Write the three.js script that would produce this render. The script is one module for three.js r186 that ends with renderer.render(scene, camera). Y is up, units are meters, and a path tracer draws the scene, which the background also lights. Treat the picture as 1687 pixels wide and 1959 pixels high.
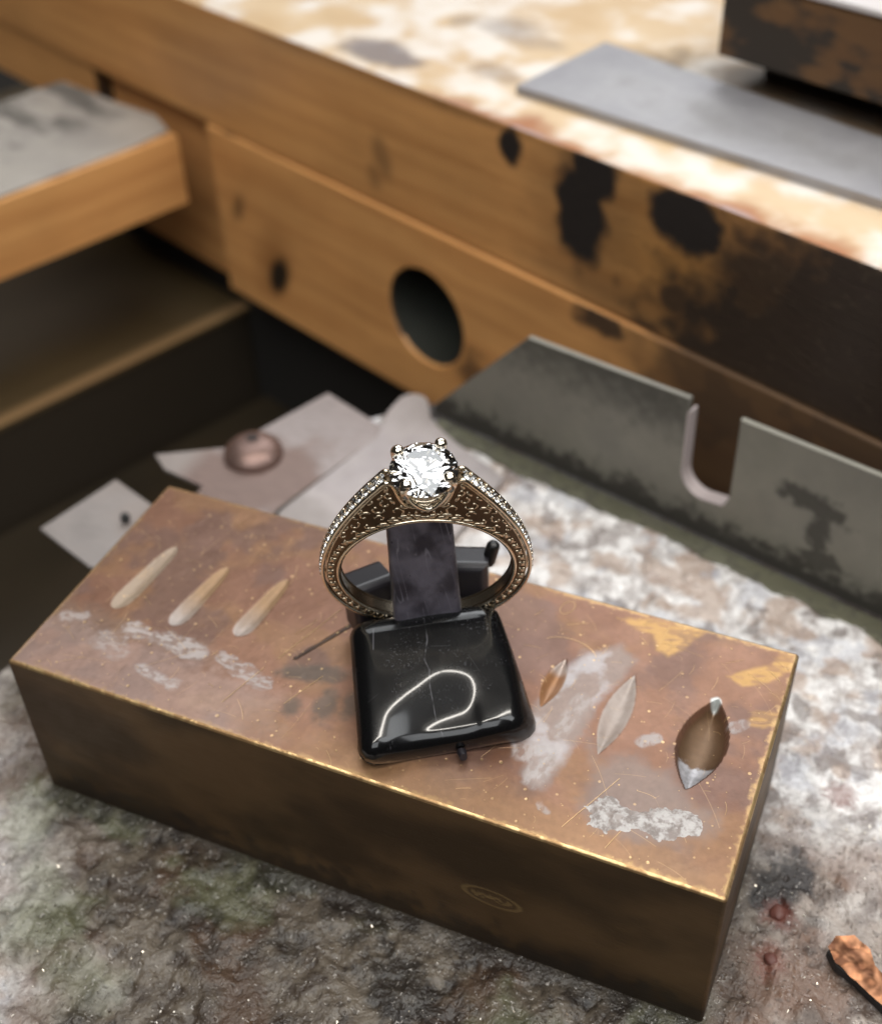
import * as THREE from 'three';
import { mergeGeometries, mergeVertices } from 'three/addons/utils/BufferGeometryUtils.js';
import { RectAreaLightUniformsLib } from 'three/addons/lights/RectAreaLightUniformsLib.js';

// ------------------------------------------------------------------ camera, light, exposure
const U = 0.0012;                                   // the layout unit: 1.2 mm (ring parts are laid out in mm)
const MM = 0.001;
const scene = new THREE.Scene();
const camera = new THREE.PerspectiveCamera(43.6014, 881 / 1024, 0.005, 20);
{
  const right = new THREE.Vector3(0.91856953, -0.0294793, -0.39415859), up = new THREE.Vector3(-0.2348809, 0.76133306, -0.60432022);
  const back = new THREE.Vector3(0.31790091, 0.64769047, 0.69241323);
  camera.quaternion.setFromRotationMatrix(new THREE.Matrix4().makeBasis(right, up, back));
  camera.position.set(67.82725 * U, 99.17310 * U, 81.33622 * U);
}
camera.focus = 99 * U;
camera.userData.fStop = camera.getFocalLength() / 1.9;   // a phone lens: the opening is about 2 mm wide

const renderer = new THREE.WebGLRenderer({ antialias: true });
renderer.toneMapping = THREE.LinearToneMapping;
renderer.toneMappingExposure = 0.80;
renderer.shadowMap.enabled = true;
RectAreaLightUniformsLib.init();
scene.background = new THREE.Color().setRGB(0.034, 0.031, 0.028);   // dim light of the room round the bench

const TUBE = { at: new THREE.Vector3(0.13, 0.43, 0.02), length: 0.62, width: 0.019, turn: 0.592, power: 50 };   // tube lamp over the bench
const PANELS = [                                    // unseen light panels: first read from the bench glare, the others added for fill
  { at: [0.02, 1.25, -1.35], w: 1.3, h: 0.6, power: 5.0, where: 'far beyond the workbench' },
  { at: [1.05, 1.15, -0.10], w: 0.5, h: 1.0, power: 4.6, where: 'added over the end of the workbench' },
  { at: [0.36, 1.15, 0.86], w: 1.5, h: 0.86, power: 2.7, where: 'added for fill on the near side of the workbench' },
  { at: [-0.45, 1.30, -0.55], w: 0.9, h: 0.7, power: 2.4, where: 'added for the diamond over the far end of the room' },
];

// ------------------------------------------------------------------ helpers
function rng(seed) { let s = seed >>> 0; return () => { s = (s + 0x6d2b79f5) | 0; let t = Math.imul(s ^ (s >>> 15), 1 | s); t = (t + Math.imul(t ^ (t >>> 7), 61 | t)) ^ t; return ((t ^ (t >>> 14)) >>> 0) / 4294967296; }; }
const LAT = (() => { const r = rng(77), a = new Float32Array(65536); for (let i = 0; i < 65536; i++) a[i] = r(); return a; })();
function vn(x, y) {                                  // value noise 0..1
  const ix = Math.floor(x), iy = Math.floor(y), fx = x - ix, fy = y - iy;
  const sx = fx * fx * (3 - 2 * fx), sy = fy * fy * (3 - 2 * fy);
  const a = LAT[((iy & 255) << 8) | (ix & 255)], b = LAT[((iy & 255) << 8) | ((ix + 1) & 255)], c = LAT[(((iy + 1) & 255) << 8) | (ix & 255)], d = LAT[(((iy + 1) & 255) << 8) | ((ix + 1) & 255)];
  return (a + (b - a) * sx) * (1 - sy) + (c + (d - c) * sx) * sy;
}
function fbm(x, y, n = 4) { let s = 0, a = 0.5, t = 0; for (let i = 0; i < n; i++) { s += a * vn(x, y); t += a; a *= 0.5; const nx = x * 1.62 + y * 1.17 + 17.3, ny = -x * 1.17 + y * 1.62 + 5.1; x = nx; y = ny; } return s / t; }
const clamp = (x, a = 0, b = 1) => Math.min(b, Math.max(a, x));
const ss = (a, b, x) => { const t = clamp((x - a) / (b - a)); return t * t * (3 - 2 * t); };
const mix = (a, b, t) => a + (b - a) * t;
const mix3 = (a, b, t) => [a[0] + (b[0] - a[0]) * t, a[1] + (b[1] - a[1]) * t, a[2] + (b[2] - a[2]) * t];
const toByte = (() => { const lut = new Uint8Array(4097); for (let i = 0; i <= 4096; i++) { const c = i / 4096; lut[i] = Math.round(255 * (c <= 0.0031308 ? 12.92 * c : 1.055 * Math.pow(c, 1 / 2.4) - 0.055)); } return (c) => lut[Math.round(clamp(c) * 4096)]; })();
function segDist(px, py, ax, ay, bx, by) { const dx = bx - ax, dy = by - ay, t = clamp(((px - ax) * dx + (py - ay) * dy) / (dx * dx + dy * dy || 1)); return Math.hypot(px - ax - dx * t, py - ay - dy * t); }
function polyDist(px, py, P) {                       // signed: negative inside
  let d = 1e9, s = 1;
  for (let i = 0, j = P.length - 1; i < P.length; j = i++) {
    d = Math.min(d, segDist(px, py, P[j][0], P[j][1], P[i][0], P[i][1]));
    if ((P[i][1] > py) !== (P[j][1] > py) && px < ((P[j][0] - P[i][0]) * (py - P[i][1])) / (P[j][1] - P[i][1]) + P[i][0]) s = -s;
  }
  return s * d;
}
// Two textures over the rectangle x0..x1, y0..y1 of a surface (layout units): colour, and height (r), roughness (g), metalness (b).
function surfaceMaps(x0, x1, y0, y1, w, h, f) {
  const col = new Uint8Array(w * h * 4), orm = new Uint8Array(w * h * 4);
  for (let j = 0; j < h; j++) for (let i = 0; i < w; i++) {
    const o = f(x0 + ((i + 0.5) / w) * (x1 - x0), y0 + ((j + 0.5) / h) * (y1 - y0)), k = (j * w + i) * 4;
    col[k] = toByte(o.c[0]); col[k + 1] = toByte(o.c[1]); col[k + 2] = toByte(o.c[2]); col[k + 3] = 255;
    orm[k] = clamp(o.h ?? 0.5) * 255; orm[k + 1] = clamp(o.r ?? 0.6) * 255; orm[k + 2] = clamp(o.m ?? 0) * 255; orm[k + 3] = 255;
  }
  const make = (d, srgb) => {
    const t = new THREE.DataTexture(d, w, h, THREE.RGBAFormat);
    t.magFilter = THREE.LinearFilter; t.minFilter = THREE.LinearMipmapLinearFilter; t.generateMipmaps = true; t.wrapS = t.wrapT = THREE.RepeatWrapping;
    if (srgb) t.colorSpace = THREE.SRGBColorSpace;
    t.repeat.set(1 / (x1 - x0), 1 / (y1 - y0)); t.offset.set(-x0 / (x1 - x0), -y0 / (y1 - y0)); t.needsUpdate = true;
    return t;
  };
  return [make(col, true), make(orm, false)];
}
function mapped(maps, bump, extra = {}) {
  return new THREE.MeshPhysicalMaterial({ map: maps[0], roughnessMap: maps[1], metalnessMap: maps[1], bumpMap: bump ? maps[1] : null, bumpScale: bump, roughness: 1, metalness: 1, ...extra });
}
const plain = (r, g, b, rough, metal = 0, extra = {}) => new THREE.MeshPhysicalMaterial({ color: new THREE.Color().setRGB(r, g, b), roughness: rough, metalness: metal, ...extra });

function planarUV(geo) {                             // uv = layout units on the plane that each face looks along
  const g = geo.index ? geo.toNonIndexed() : geo, p = g.attributes.position, uv = new Float32Array(p.count * 2), a = new THREE.Vector3(), b = new THREE.Vector3(), c = new THREE.Vector3();
  for (let i = 0; i < p.count; i += 3) {
    a.fromBufferAttribute(p, i); b.fromBufferAttribute(p, i + 1).sub(a); c.fromBufferAttribute(p, i + 2).sub(a); b.cross(c);
    const ax = Math.abs(b.x), ay = Math.abs(b.y), az = Math.abs(b.z);
    for (let k = 0; k < 3; k++) {
      const x = p.getX(i + k), y = p.getY(i + k), z = p.getZ(i + k), at = (i + k) * 2;
      if (az >= ax && az >= ay) { uv[at] = x; uv[at + 1] = y; } else if (ay >= ax) { uv[at] = x; uv[at + 1] = z; } else { uv[at] = z; uv[at + 1] = y; }
    }
  }
  g.setAttribute('uv', new THREE.BufferAttribute(uv, 2));
  return g;
}
// A plate: outline in (x, y), from z = 0 to z = depth, all edges bevelled inwards by c.
function plate(outline, depth, c = 0.15, holes = [], segs = 2) {
  const s = new THREE.Shape(outline.map(([x, y]) => new THREE.Vector2(x, y)));
  for (const [hx, hy, hr] of holes) { const h = new THREE.Path(); h.absarc(hx, hy, hr, 0, Math.PI * 2, true); s.holes.push(h); }
  const g = new THREE.ExtrudeGeometry(s, { depth: depth - 2 * c, bevelEnabled: c > 0, bevelThickness: c, bevelSize: c, bevelOffset: -c, bevelSegments: segs, curveSegments: 40 });
  g.translate(0, 0, c);
  return planarUV(g);
}
const rect = (x0, x1, y0, y1) => [[x0, y0], [x1, y0], [x1, y1], [x0, y1]];
const box = (x0, x1, y0, y1, z0, z1, c = 0.15, holes) => plate(rect(x0, x1, y0, y1), z1 - z0, c, holes).translate(0, 0, z0);
// The same, lying down: outline in (x, z), from y0 to y0 + h.
function lying(outline, y0, h, c = 0.1, segs = 2) {
  const g = plate(outline.map(([x, z]) => [x, -z]), h, c, [], segs);
  g.rotateX(-Math.PI / 2).translate(0, y0, 0);
  return planarUV(g);
}
function grid(nu, nv, f, keep) {                     // f(a, b) -> {p: [x, y, z], uv: [u, v]}
  const pos = [], uv = [], idx = [];
  for (let j = 0; j <= nv; j++) for (let i = 0; i <= nu; i++) { const o = f(i / nu, j / nv); pos.push(...o.p); uv.push(...(o.uv ?? [0, 0])); }
  for (let j = 0; j < nv; j++) for (let i = 0; i < nu; i++) {
    if (keep && !keep((i + 0.5) / nu, (j + 0.5) / nv)) continue;
    const a = j * (nu + 1) + i, b = a + 1, c = a + nu + 1, d = c + 1;
    idx.push(a, c, b, b, c, d);
  }
  const g = new THREE.BufferGeometry();
  g.setAttribute('position', new THREE.Float32BufferAttribute(pos, 3)); g.setAttribute('uv', new THREE.Float32BufferAttribute(uv, 2)); g.setIndex(idx);
  g.computeVertexNormals();
  return g;
}
const V3 = (x, y, z) => new THREE.Vector3(x, y, z);
const curve = (pts, closed = false, t = 0.5) => new THREE.CatmullRomCurve3(pts.map((p) => V3(...p)), closed, 'centripetal', t);
const tube = (pts, r, n = 60, m = 8, closed = false) => new THREE.TubeGeometry(curve(pts, closed), n, r, m, closed);
function taperTube(c, radius, n = 24, m = 10) {      // a tube whose radius follows radius(t); closed at the ends
  const f = c.computeFrenetFrames(n, false), pos = [], idx = [];
  for (let i = 0; i <= n; i++) { const p = c.getPointAt(i / n), r = radius(i / n); for (let k = 0; k < m; k++) { const a = (k / m) * Math.PI * 2; pos.push(p.x + r * (Math.cos(a) * f.normals[i].x + Math.sin(a) * f.binormals[i].x), p.y + r * (Math.cos(a) * f.normals[i].y + Math.sin(a) * f.binormals[i].y), p.z + r * (Math.cos(a) * f.normals[i].z + Math.sin(a) * f.binormals[i].z)); } }
  for (let i = 0; i < n; i++) for (let k = 0; k < m; k++) { const a = i * m + k, b = i * m + ((k + 1) % m); idx.push(a, b, a + m, b, b + m, a + m); }
  for (const [ring, flip] of [[0, 1], [n, 0]]) { const at = pos.length / 3, p = c.getPointAt(ring / n); pos.push(p.x, p.y, p.z); for (let k = 0; k < m; k++) { const a = ring * m + k, b = ring * m + ((k + 1) % m); idx.push(...(flip ? [at, b, a] : [at, a, b])); } }
  const g = new THREE.BufferGeometry(); g.setAttribute('position', new THREE.Float32BufferAttribute(pos, 3)); g.setIndex(idx); g.computeVertexNormals();
  return g;
}
const bare = (g) => { const n = g.index ? g.toNonIndexed() : g.clone(); for (const k of Object.keys(n.attributes)) if (!['position', 'normal'].includes(k)) n.deleteAttribute(k); return n; };
const join = (list) => mergeGeometries(list.map(bare));

const used = {};
const numbered = (n) => { const k = used[n] = (used[n] ?? -1) + 1; return k ? n + '_' + String(k).padStart(3, '0') : n; };
function thing(name, label, category, at = [0, 0, 0], turn = 0, group) {
  const o = new THREE.Group();
  o.name = numbered(name); o.position.set(at[0] * U, at[1] * U, at[2] * U); o.rotation.y = turn;
  o.userData = { label, category }; if (group) o.userData.group = group;
  scene.add(o);
  return o;
}
function part(name, geo, m, parent, s = U, label) {
  const o = new THREE.Mesh(geo.clone().scale(s, s, s), m);
  o.name = name; o.castShadow = o.receiveShadow = true;
  if (label) o.userData.label = label;
  parent.add(o);
  return o;
}

// ------------------------------------------------------------------ the lamps
{
  const t = thing('tube_lamp', 'long white tube lamp in a grey hood hanging over the workbench', 'lamp');
  t.position.copy(TUBE.at); t.rotation.y = TUBE.turn;
  const glow = new THREE.MeshStandardMaterial({ color: 0xffffff, emissive: new THREE.Color().setRGB(1, 0.96, 0.9), emissiveIntensity: 3, roughness: 0.5 });
  part('lamp_tube', new THREE.CylinderGeometry(TUBE.width / 2, TUBE.width / 2, TUBE.length, 24).rotateZ(Math.PI / 2).translate(0, TUBE.width / 2 + 0.003, 0), glow, t, 1);
  part('lamp_hood', box(-TUBE.length / 2 - 0.02, TUBE.length / 2 + 0.02, 0.036, 0.05, -0.06, 0.06, 0.004), plain(0.3, 0.31, 0.31, 0.5), t, 1);
  const l = new THREE.RectAreaLight(new THREE.Color().setRGB(1, 0.95, 0.87), TUBE.power, TUBE.length, TUBE.width);
  l.name = 'lamp_light'; l.rotation.x = -Math.PI / 2; t.add(l);
}
for (const p of PANELS) {
  const t = thing('unseen_panel', 'unseen white light panel ' + p.where, 'ceiling light', [0, 0, 0], 0, 'unseen light panels');
  t.position.set(...p.at);
  const q = new THREE.Object3D(); q.position.copy(t.position); q.lookAt(0.05, 0, 0); t.quaternion.copy(q.quaternion);
  part('light_panel', box(-p.w / 2, p.w / 2, -p.h / 2, p.h / 2, -0.03, -0.004, 0.004), new THREE.MeshStandardMaterial({ color: 0xffffff, emissive: 0xffffff, emissiveIntensity: 1.5 }), t, 1);
  const l = new THREE.RectAreaLight(new THREE.Color().setRGB(0.93, 0.97, 1), p.power, p.w, p.h);
  l.name = 'panel_light'; l.rotation.y = Math.PI; t.add(l);
}

// ------------------------------------------------------------------ materials of the bench
const knot = (x, y, kx, ky, rx, ry, a = 0) => { const c = Math.cos(a), s = Math.sin(a), dx = x - kx, dy = y - ky; return Math.hypot((dx * c + dy * s) / rx, (-dx * s + dy * c) / ry); };
function wood(x, y, tone = 1, seed = 0) {            // plain worn wood, grain along x
  const g = fbm(x * 0.035 + seed, y * 0.55 + seed, 4), fine = fbm(x * 0.25 + seed * 3, y * 3.2, 3), blot = fbm(x * 0.07 + 9 + seed, y * 0.09, 3);
  let c = mix3([0.48, 0.225, 0.075], [0.57, 0.285, 0.10], ss(0.25, 0.75, g));
  c = mix3(c, [0.33, 0.14, 0.045], 0.22 * ss(0.5, 0.85, fine));
  const k = tone * mix(0.82, 1.12, blot);
  return [c[0] * k, c[1] * k, c[2] * k];
}
const DROP = { upper: [], lower: [] };
const burnUpper = (x, y) => {                        // soot and burns on the front of the upper board
  const n = (fbm(x * 0.35, y * 0.35, 3) - 0.5) * 2, spot = (kx, ky, rx, ry, a = 0, soft = 0.45) => 1 - ss(1 - soft, 1 + soft, knot(x, y, kx, ky, rx, ry, a) + n * 0.28);
  let d = Math.max(spot(-0.5, 23.6, 4.6, 8.2, 0.12, 0.34), spot(1.2, 29, 4.4, 4.8, 0, 0.32), spot(15.4, 28.2, 5.4, 4.6, 0, 0.32), spot(-12.8, 28.6, 2.2, 2.6, 0, 0.3));
  d = Math.max(d, 0.9 * spot(15.2, 17.5, 3.2, 2.8), 0.92 * spot(28, 23, 9, 7.5, -0.25, 0.5), 0.9 * spot(38, 17, 11, 7, 0.1, 0.5), 0.7 * spot(26.5, 14.5, 8, 3.5, 0, 0.5), 0.8 * spot(46, 24, 9, 9, 0, 0.5));
  d = Math.max(d, 0.45 * spot(-38, 19, 1.8, 3, 0.3, 0.6), 0.35 * spot(-40, 15.5, 1.5, 2, 0, 0.6), 0.5 * spot(22, 30.5, 12, 1.4, 0, 0.6), 0.35 * spot(-20, 30.8, 12, 0.8, 0, 0.6), 0.95 * ss(-4, 22, x + n * 9 - (y - 15) * 0.8), 0.5 * spot(6, 14, 12, 3.5, 0, 0.8), 0.45 * spot(2, 24, 9, 11, 0, 0.8));
  return d;
};
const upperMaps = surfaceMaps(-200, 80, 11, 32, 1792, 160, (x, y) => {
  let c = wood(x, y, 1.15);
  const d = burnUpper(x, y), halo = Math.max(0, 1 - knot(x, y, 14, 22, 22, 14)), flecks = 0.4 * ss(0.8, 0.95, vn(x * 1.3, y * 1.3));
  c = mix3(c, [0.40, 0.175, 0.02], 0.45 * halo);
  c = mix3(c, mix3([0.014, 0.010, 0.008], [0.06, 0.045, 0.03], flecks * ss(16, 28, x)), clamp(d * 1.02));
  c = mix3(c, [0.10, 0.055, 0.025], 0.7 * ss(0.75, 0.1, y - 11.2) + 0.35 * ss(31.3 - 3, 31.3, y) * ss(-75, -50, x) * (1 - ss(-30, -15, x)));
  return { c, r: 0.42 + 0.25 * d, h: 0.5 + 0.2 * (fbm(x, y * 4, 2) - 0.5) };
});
const lowerMaps = surfaceMaps(-200, 80, -21, 12, 1792, 208, (x, y) => {
  let c = wood(x, y, 1.2, 4.4);
  const k = Math.max(1 - ss(0.5, 1.2, knot(x, y, -66.5, -11.3, 2.6, 5.2, -0.55)), 0.55 * (1 - ss(0.3, 1.3, knot(x, y, -76, -1.8, 1.7, 3.6, -0.5))));
  c = mix3(c, [0.22, 0.08, 0.02], 0.7 * Math.max(0, 1 - knot(x, y, -68, -9.5, 6, 11, -0.55)));
  c = mix3(c, [0.018, 0.012, 0.008], k);
  const n = (fbm(x * 0.4, y * 0.4, 3) - 0.5) * 1.2, soot = Math.max(1 - ss(0.6, 1.3, knot(x, y, 4, 9.8, 5, 2.2) + n), 1 - ss(0.5, 1.5, knot(x, y, 24, 5, 7, 9) + n), 1 - ss(0.5, 1.5, knot(x, y, 48, 6, 22, 14) + n), 0.75 * (1 - ss(0.5, 1.4, knot(x, y, -19.5, -10, 4, 4) + n)), 0.95 * ss(2, 20, x + n * 6));
  c = mix3(c, [0.02, 0.015, 0.012], 0.9 * soot);
  return { c, r: 0.45 + 0.2 * soot };
});
const topMaps = surfaceMaps(-200, 80, -150, 1, 1024, 560, (x, y) => {
  let c = mix3([0.50, 0.33, 0.17], [0.64, 0.49, 0.32], fbm(x * 0.06, y * 0.16, 4));
  const n = (fbm(x * 0.18, y * 0.18, 4) - 0.5);
  c = mix3(c, [0.72, 0.69, 0.66], 0.75 * ss(-0.14, 0.26, n));  // overexposed glare painted in as pale patches
  const st = Math.max(0.85 * (1 - ss(0.5, 1.2, knot(x, y, -44, -12, 8, 4.5) + n * 1.5)), 0.5 * (1 - ss(0.4, 1.3, knot(x, y, -37, -30, 8, 5) + n * 2)), 0.4 * (1 - ss(0.4, 1.3, knot(x, y, -26, -17, 5, 3) + n * 2)));
  c = mix3(c, [0.16, 0.14, 0.15], st);
  const burn = 1 - ss(0.4, 1.4, knot(x, y, -14, -3, 14, 5) + n * 1.6);
  c = mix3(c, [0.30, 0.12, 0.07], 0.75 * burn);
  c = mix3(c, [0.31, 0.10, 0.02], 0.95 * (1 - ss(0.4, 1.5, Math.abs(y + 0.5) / 6.5 + n * 1.6)) * ss(-24, -10, x));
  c = mix3(c, [0.40, 0.37, 0.40], 0.85 * (1 - ss(0.5, 1.2, knot(x, y, 21, -3, 7, 3) + n)) + 0.8 * (1 - ss(0.5, 1.2, knot(x, y, -9, -4.5, 6, 2) + n)));
  c = mix3(c, [0.07, 0.045, 0.03], 0.85 * (1 - ss(0.5, 1.3, knot(x, y, 12, -36, 24, 9) + n)));  // shade under the wooden block, painted on the bench top
  return { c, r: 0.34 + 0.3 * (n + 0.5) + 0.1 * burn, h: 0.5 + n * 0.5 };
});
const M = {
  upper: mapped(upperMaps, 0.0004, { clearcoat: 0.25, clearcoatRoughness: 0.35 }), lower: mapped(lowerMaps, 0.0003, { clearcoat: 0.25, clearcoatRoughness: 0.35 }), top: mapped(topMaps, 0.0003),
};
const steelMaps = (x0, x1, y0, y1, w, h, tone, dirt, metal = 0.45) => surfaceMaps(x0, x1, y0, y1, w, h, (x, y) => {
  const a = fbm(x * 0.12, y * 0.12, 4), b = fbm(x * 0.9 + 30, y * 0.9, 4), s = fbm(x * 6, y * 0.7, 2);
  let c = [tone[0] * mix(0.75, 1.2, a), tone[1] * mix(0.75, 1.2, a), tone[2] * mix(0.78, 1.18, a)];
  const d = dirt ? dirt(x, y, a, b) : 0;
  c = mix3(c, [0.045, 0.04, 0.032], d);
  return { c, r: 0.36 + 0.22 * b + 0.25 * d + 0.08 * s, m: mix(metal, 0.15, d), h: 0.5 + 0.25 * (b - 0.5) + 0.15 * (s - 0.5) };
});

// ------------------------------------------------------------------ the workbench
{
  const bench = thing('workbench', 'worn wooden workbench with burnt front boards and round hole behind the steel plate', 'workbench', [24.70, 0, -58.75], THREE.MathUtils.degToRad(-22.8));
  const two = (g, front, top) => {                    // faces that look up take the second material
    const p = g.attributes.position, a = V3(), b = V3(), c = V3(), order = [[], []];
    for (let i = 0; i < p.count; i += 3) { a.fromBufferAttribute(p, i); b.fromBufferAttribute(p, i + 1).sub(a); c.fromBufferAttribute(p, i + 2).sub(a); b.cross(c); order[b.y > 0.7 * b.length() ? 1 : 0].push(i, i + 1, i + 2); }
    g.setIndex([...order[0], ...order[1]]); g.clearGroups(); g.addGroup(0, order[0].length, 0); g.addGroup(order[0].length, order[1].length, 1);
    return [g, [front, top]];
  };
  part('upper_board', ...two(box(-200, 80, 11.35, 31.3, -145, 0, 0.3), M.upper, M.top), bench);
  part('lower_board', ...two(box(-82.3, 80, -20, 11.15, -30, 0.55, 0.35, [[-29.7, -4, 8]]), M.lower, M.lower), bench);
  part('lower_board', ...two(box(-200, -119, 0.5, 11.15, -30, -0.6, 0.35), M.upper, M.upper), bench);
  part('tenon', ...two(box(-118, -83, -21, 10.6, -30, -3.2, 0.3), M.lower, M.lower), bench, U, 'darker recessed wood behind the projecting board');
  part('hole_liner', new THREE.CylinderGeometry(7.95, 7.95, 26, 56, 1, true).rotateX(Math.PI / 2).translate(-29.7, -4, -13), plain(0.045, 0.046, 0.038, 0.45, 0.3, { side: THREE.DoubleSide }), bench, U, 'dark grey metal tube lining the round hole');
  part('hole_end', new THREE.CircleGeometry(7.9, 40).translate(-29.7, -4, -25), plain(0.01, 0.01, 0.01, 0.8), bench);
  bench.children.forEach((o) => { o.receiveShadow = true; });
}
const BENCH_AT = [24.70, 0, -58.75], BENCH_TURN = THREE.MathUtils.degToRad(-22.8);
{
  const pin = thing('bench_pin', 'wooden board with grey metal top projecting from the workbench, open dark tray below', 'bench pin', BENCH_AT, BENCH_TURN);
  const pinMaps = surfaceMaps(-5, 85, -4, 12, 512, 96, (x, y) => { let c = wood(x, y, 1.15, 7.7); c = mix3(c, [0.62, 0.33, 0.12], 0.5 * ss(9, 10.2, y)); return { c, r: 0.38 + 0.1 * fbm(x, y, 2) }; });  // lighter band paints the highlight along the top edge
  part('board', box(-119, -84.4, -2, 10.1, 4.6, 82, 0.5), mapped(pinMaps, 0, { clearcoat: 0.3, clearcoatRoughness: 0.3 }), pin);
  const sheet = [[-118.6, 6], [-104, 4.8], [-93, 3.2], [-86.5, 5.2], [-85.6, 12], [-85.6, 81], [-118.6, 81]];
  part('metal_top', lying(sheet, 10.11, 0.5, 0.12), mapped(steelMaps(-120, -84, 0, 84, 256, 512, [0.40, 0.365, 0.325], (x, y, a, b) => 0.75 * ss(0.45, 0.7, fbm(x * 0.12 + 4, y * 0.25, 3)) * ss(-92, -104, x)), 0.0002), pin);
}
{
  const bar = thing('steel_bar', 'flat grey steel bar lying on the workbench top near its front edge', 'steel bar', BENCH_AT, BENCH_TURN);
  part('bar', lying([[-18.9, -7.6], [-20.4, -27.2], [62, -23.6], [62, -13.4]], 31.3, 1.3, 0.22), mapped(steelMaps(-22, 64, -30, -4, 1024, 320, [0.35, 0.34, 0.35], (x, y, a, b) => 0.3 * ss(0.55, 0.8, a)), 0.0002), bar);
}
{
  const blk = thing('wooden_block', 'thick brown wooden block with lit top painted pale, resting above the steel bar', 'wooden block', BENCH_AT, BENCH_TURN);
  const bm = surfaceMaps(-10, 80, 30, 60, 512, 192, (x, y) => { let c = wood(x, y, 0.38, 2.2); c = mix3(c, [0.035, 0.025, 0.018], clamp(0.35 + 0.9 * ss(0.4, 0.65, fbm(x * 0.14, y * 0.3, 4)))); return { c, r: 0.6 }; });
  const bt = surfaceMaps(-10, 80, -80, -20, 256, 192, (x, y) => ({ c: mix3([0.5, 0.44, 0.4], [0.62, 0.6, 0.62], fbm(x * 0.2, y * 0.2, 3)), r: 0.5 }));
  part('body', box(-1.2, 74, 35.6, 45.6, -70, -26.5, 0.5), mapped(bm, 0.0003), blk);
  part('pale_lit_top', box(-1.6, 74.4, 45.62, 46.4, -70.4, -26.1, 0.2), mapped(bt, 0.0002), blk);  // pale colour stands for the overexposed top of the block
  part('foot', box(1.5, 72, 31.31, 35.58, -68, -34, 0.2), plain(0.03, 0.022, 0.016, 0.8), blk, U, 'recessed foot coloured dark for the shadow gap under the block');  // near-black colour paints the shadow gap
}
{
  const tray = thing('bench_tray', 'dark brown tray with a raised ledge under the projecting board', 'tray', BENCH_AT, BENCH_TURN);
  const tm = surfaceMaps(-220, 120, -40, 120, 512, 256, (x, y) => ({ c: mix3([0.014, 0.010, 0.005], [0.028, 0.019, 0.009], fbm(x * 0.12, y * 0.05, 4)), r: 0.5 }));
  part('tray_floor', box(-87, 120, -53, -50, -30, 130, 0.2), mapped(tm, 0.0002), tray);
  part('ledge', box(-220, -88.6, -52, -30.6, -7, 130, 0.6), plain(0.022, 0.015, 0.008, 0.6), tray);  // side coloured darker than the top to paint its shade
  part('ledge_top', box(-220, -88.2, -30.58, -29.6, -60, 130, 0.4), mapped(surfaceMaps(-220, -80, -60, 130, 256, 320, (x, y) => { const e = ss(-92.5, -89.5, x); return { c: mix3(mix3([0.055, 0.037, 0.017], [0.09, 0.06, 0.027], fbm(x * 0.1, y * 0.04, 4)), [0.28, 0.17, 0.08], e * 0.8 * ss(-6, 25, y)), r: 0.45 }; }), 0.0002), tray);  // pale stripe paints the highlight on the ledge edge
  part('back_panel', box(-220, 120, -53, -21.2, -9, -7, 0.2), plain(0.008, 0.006, 0.004, 0.8), tray);  // near-black sheet set here to extend the shade below the boards
}

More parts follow.
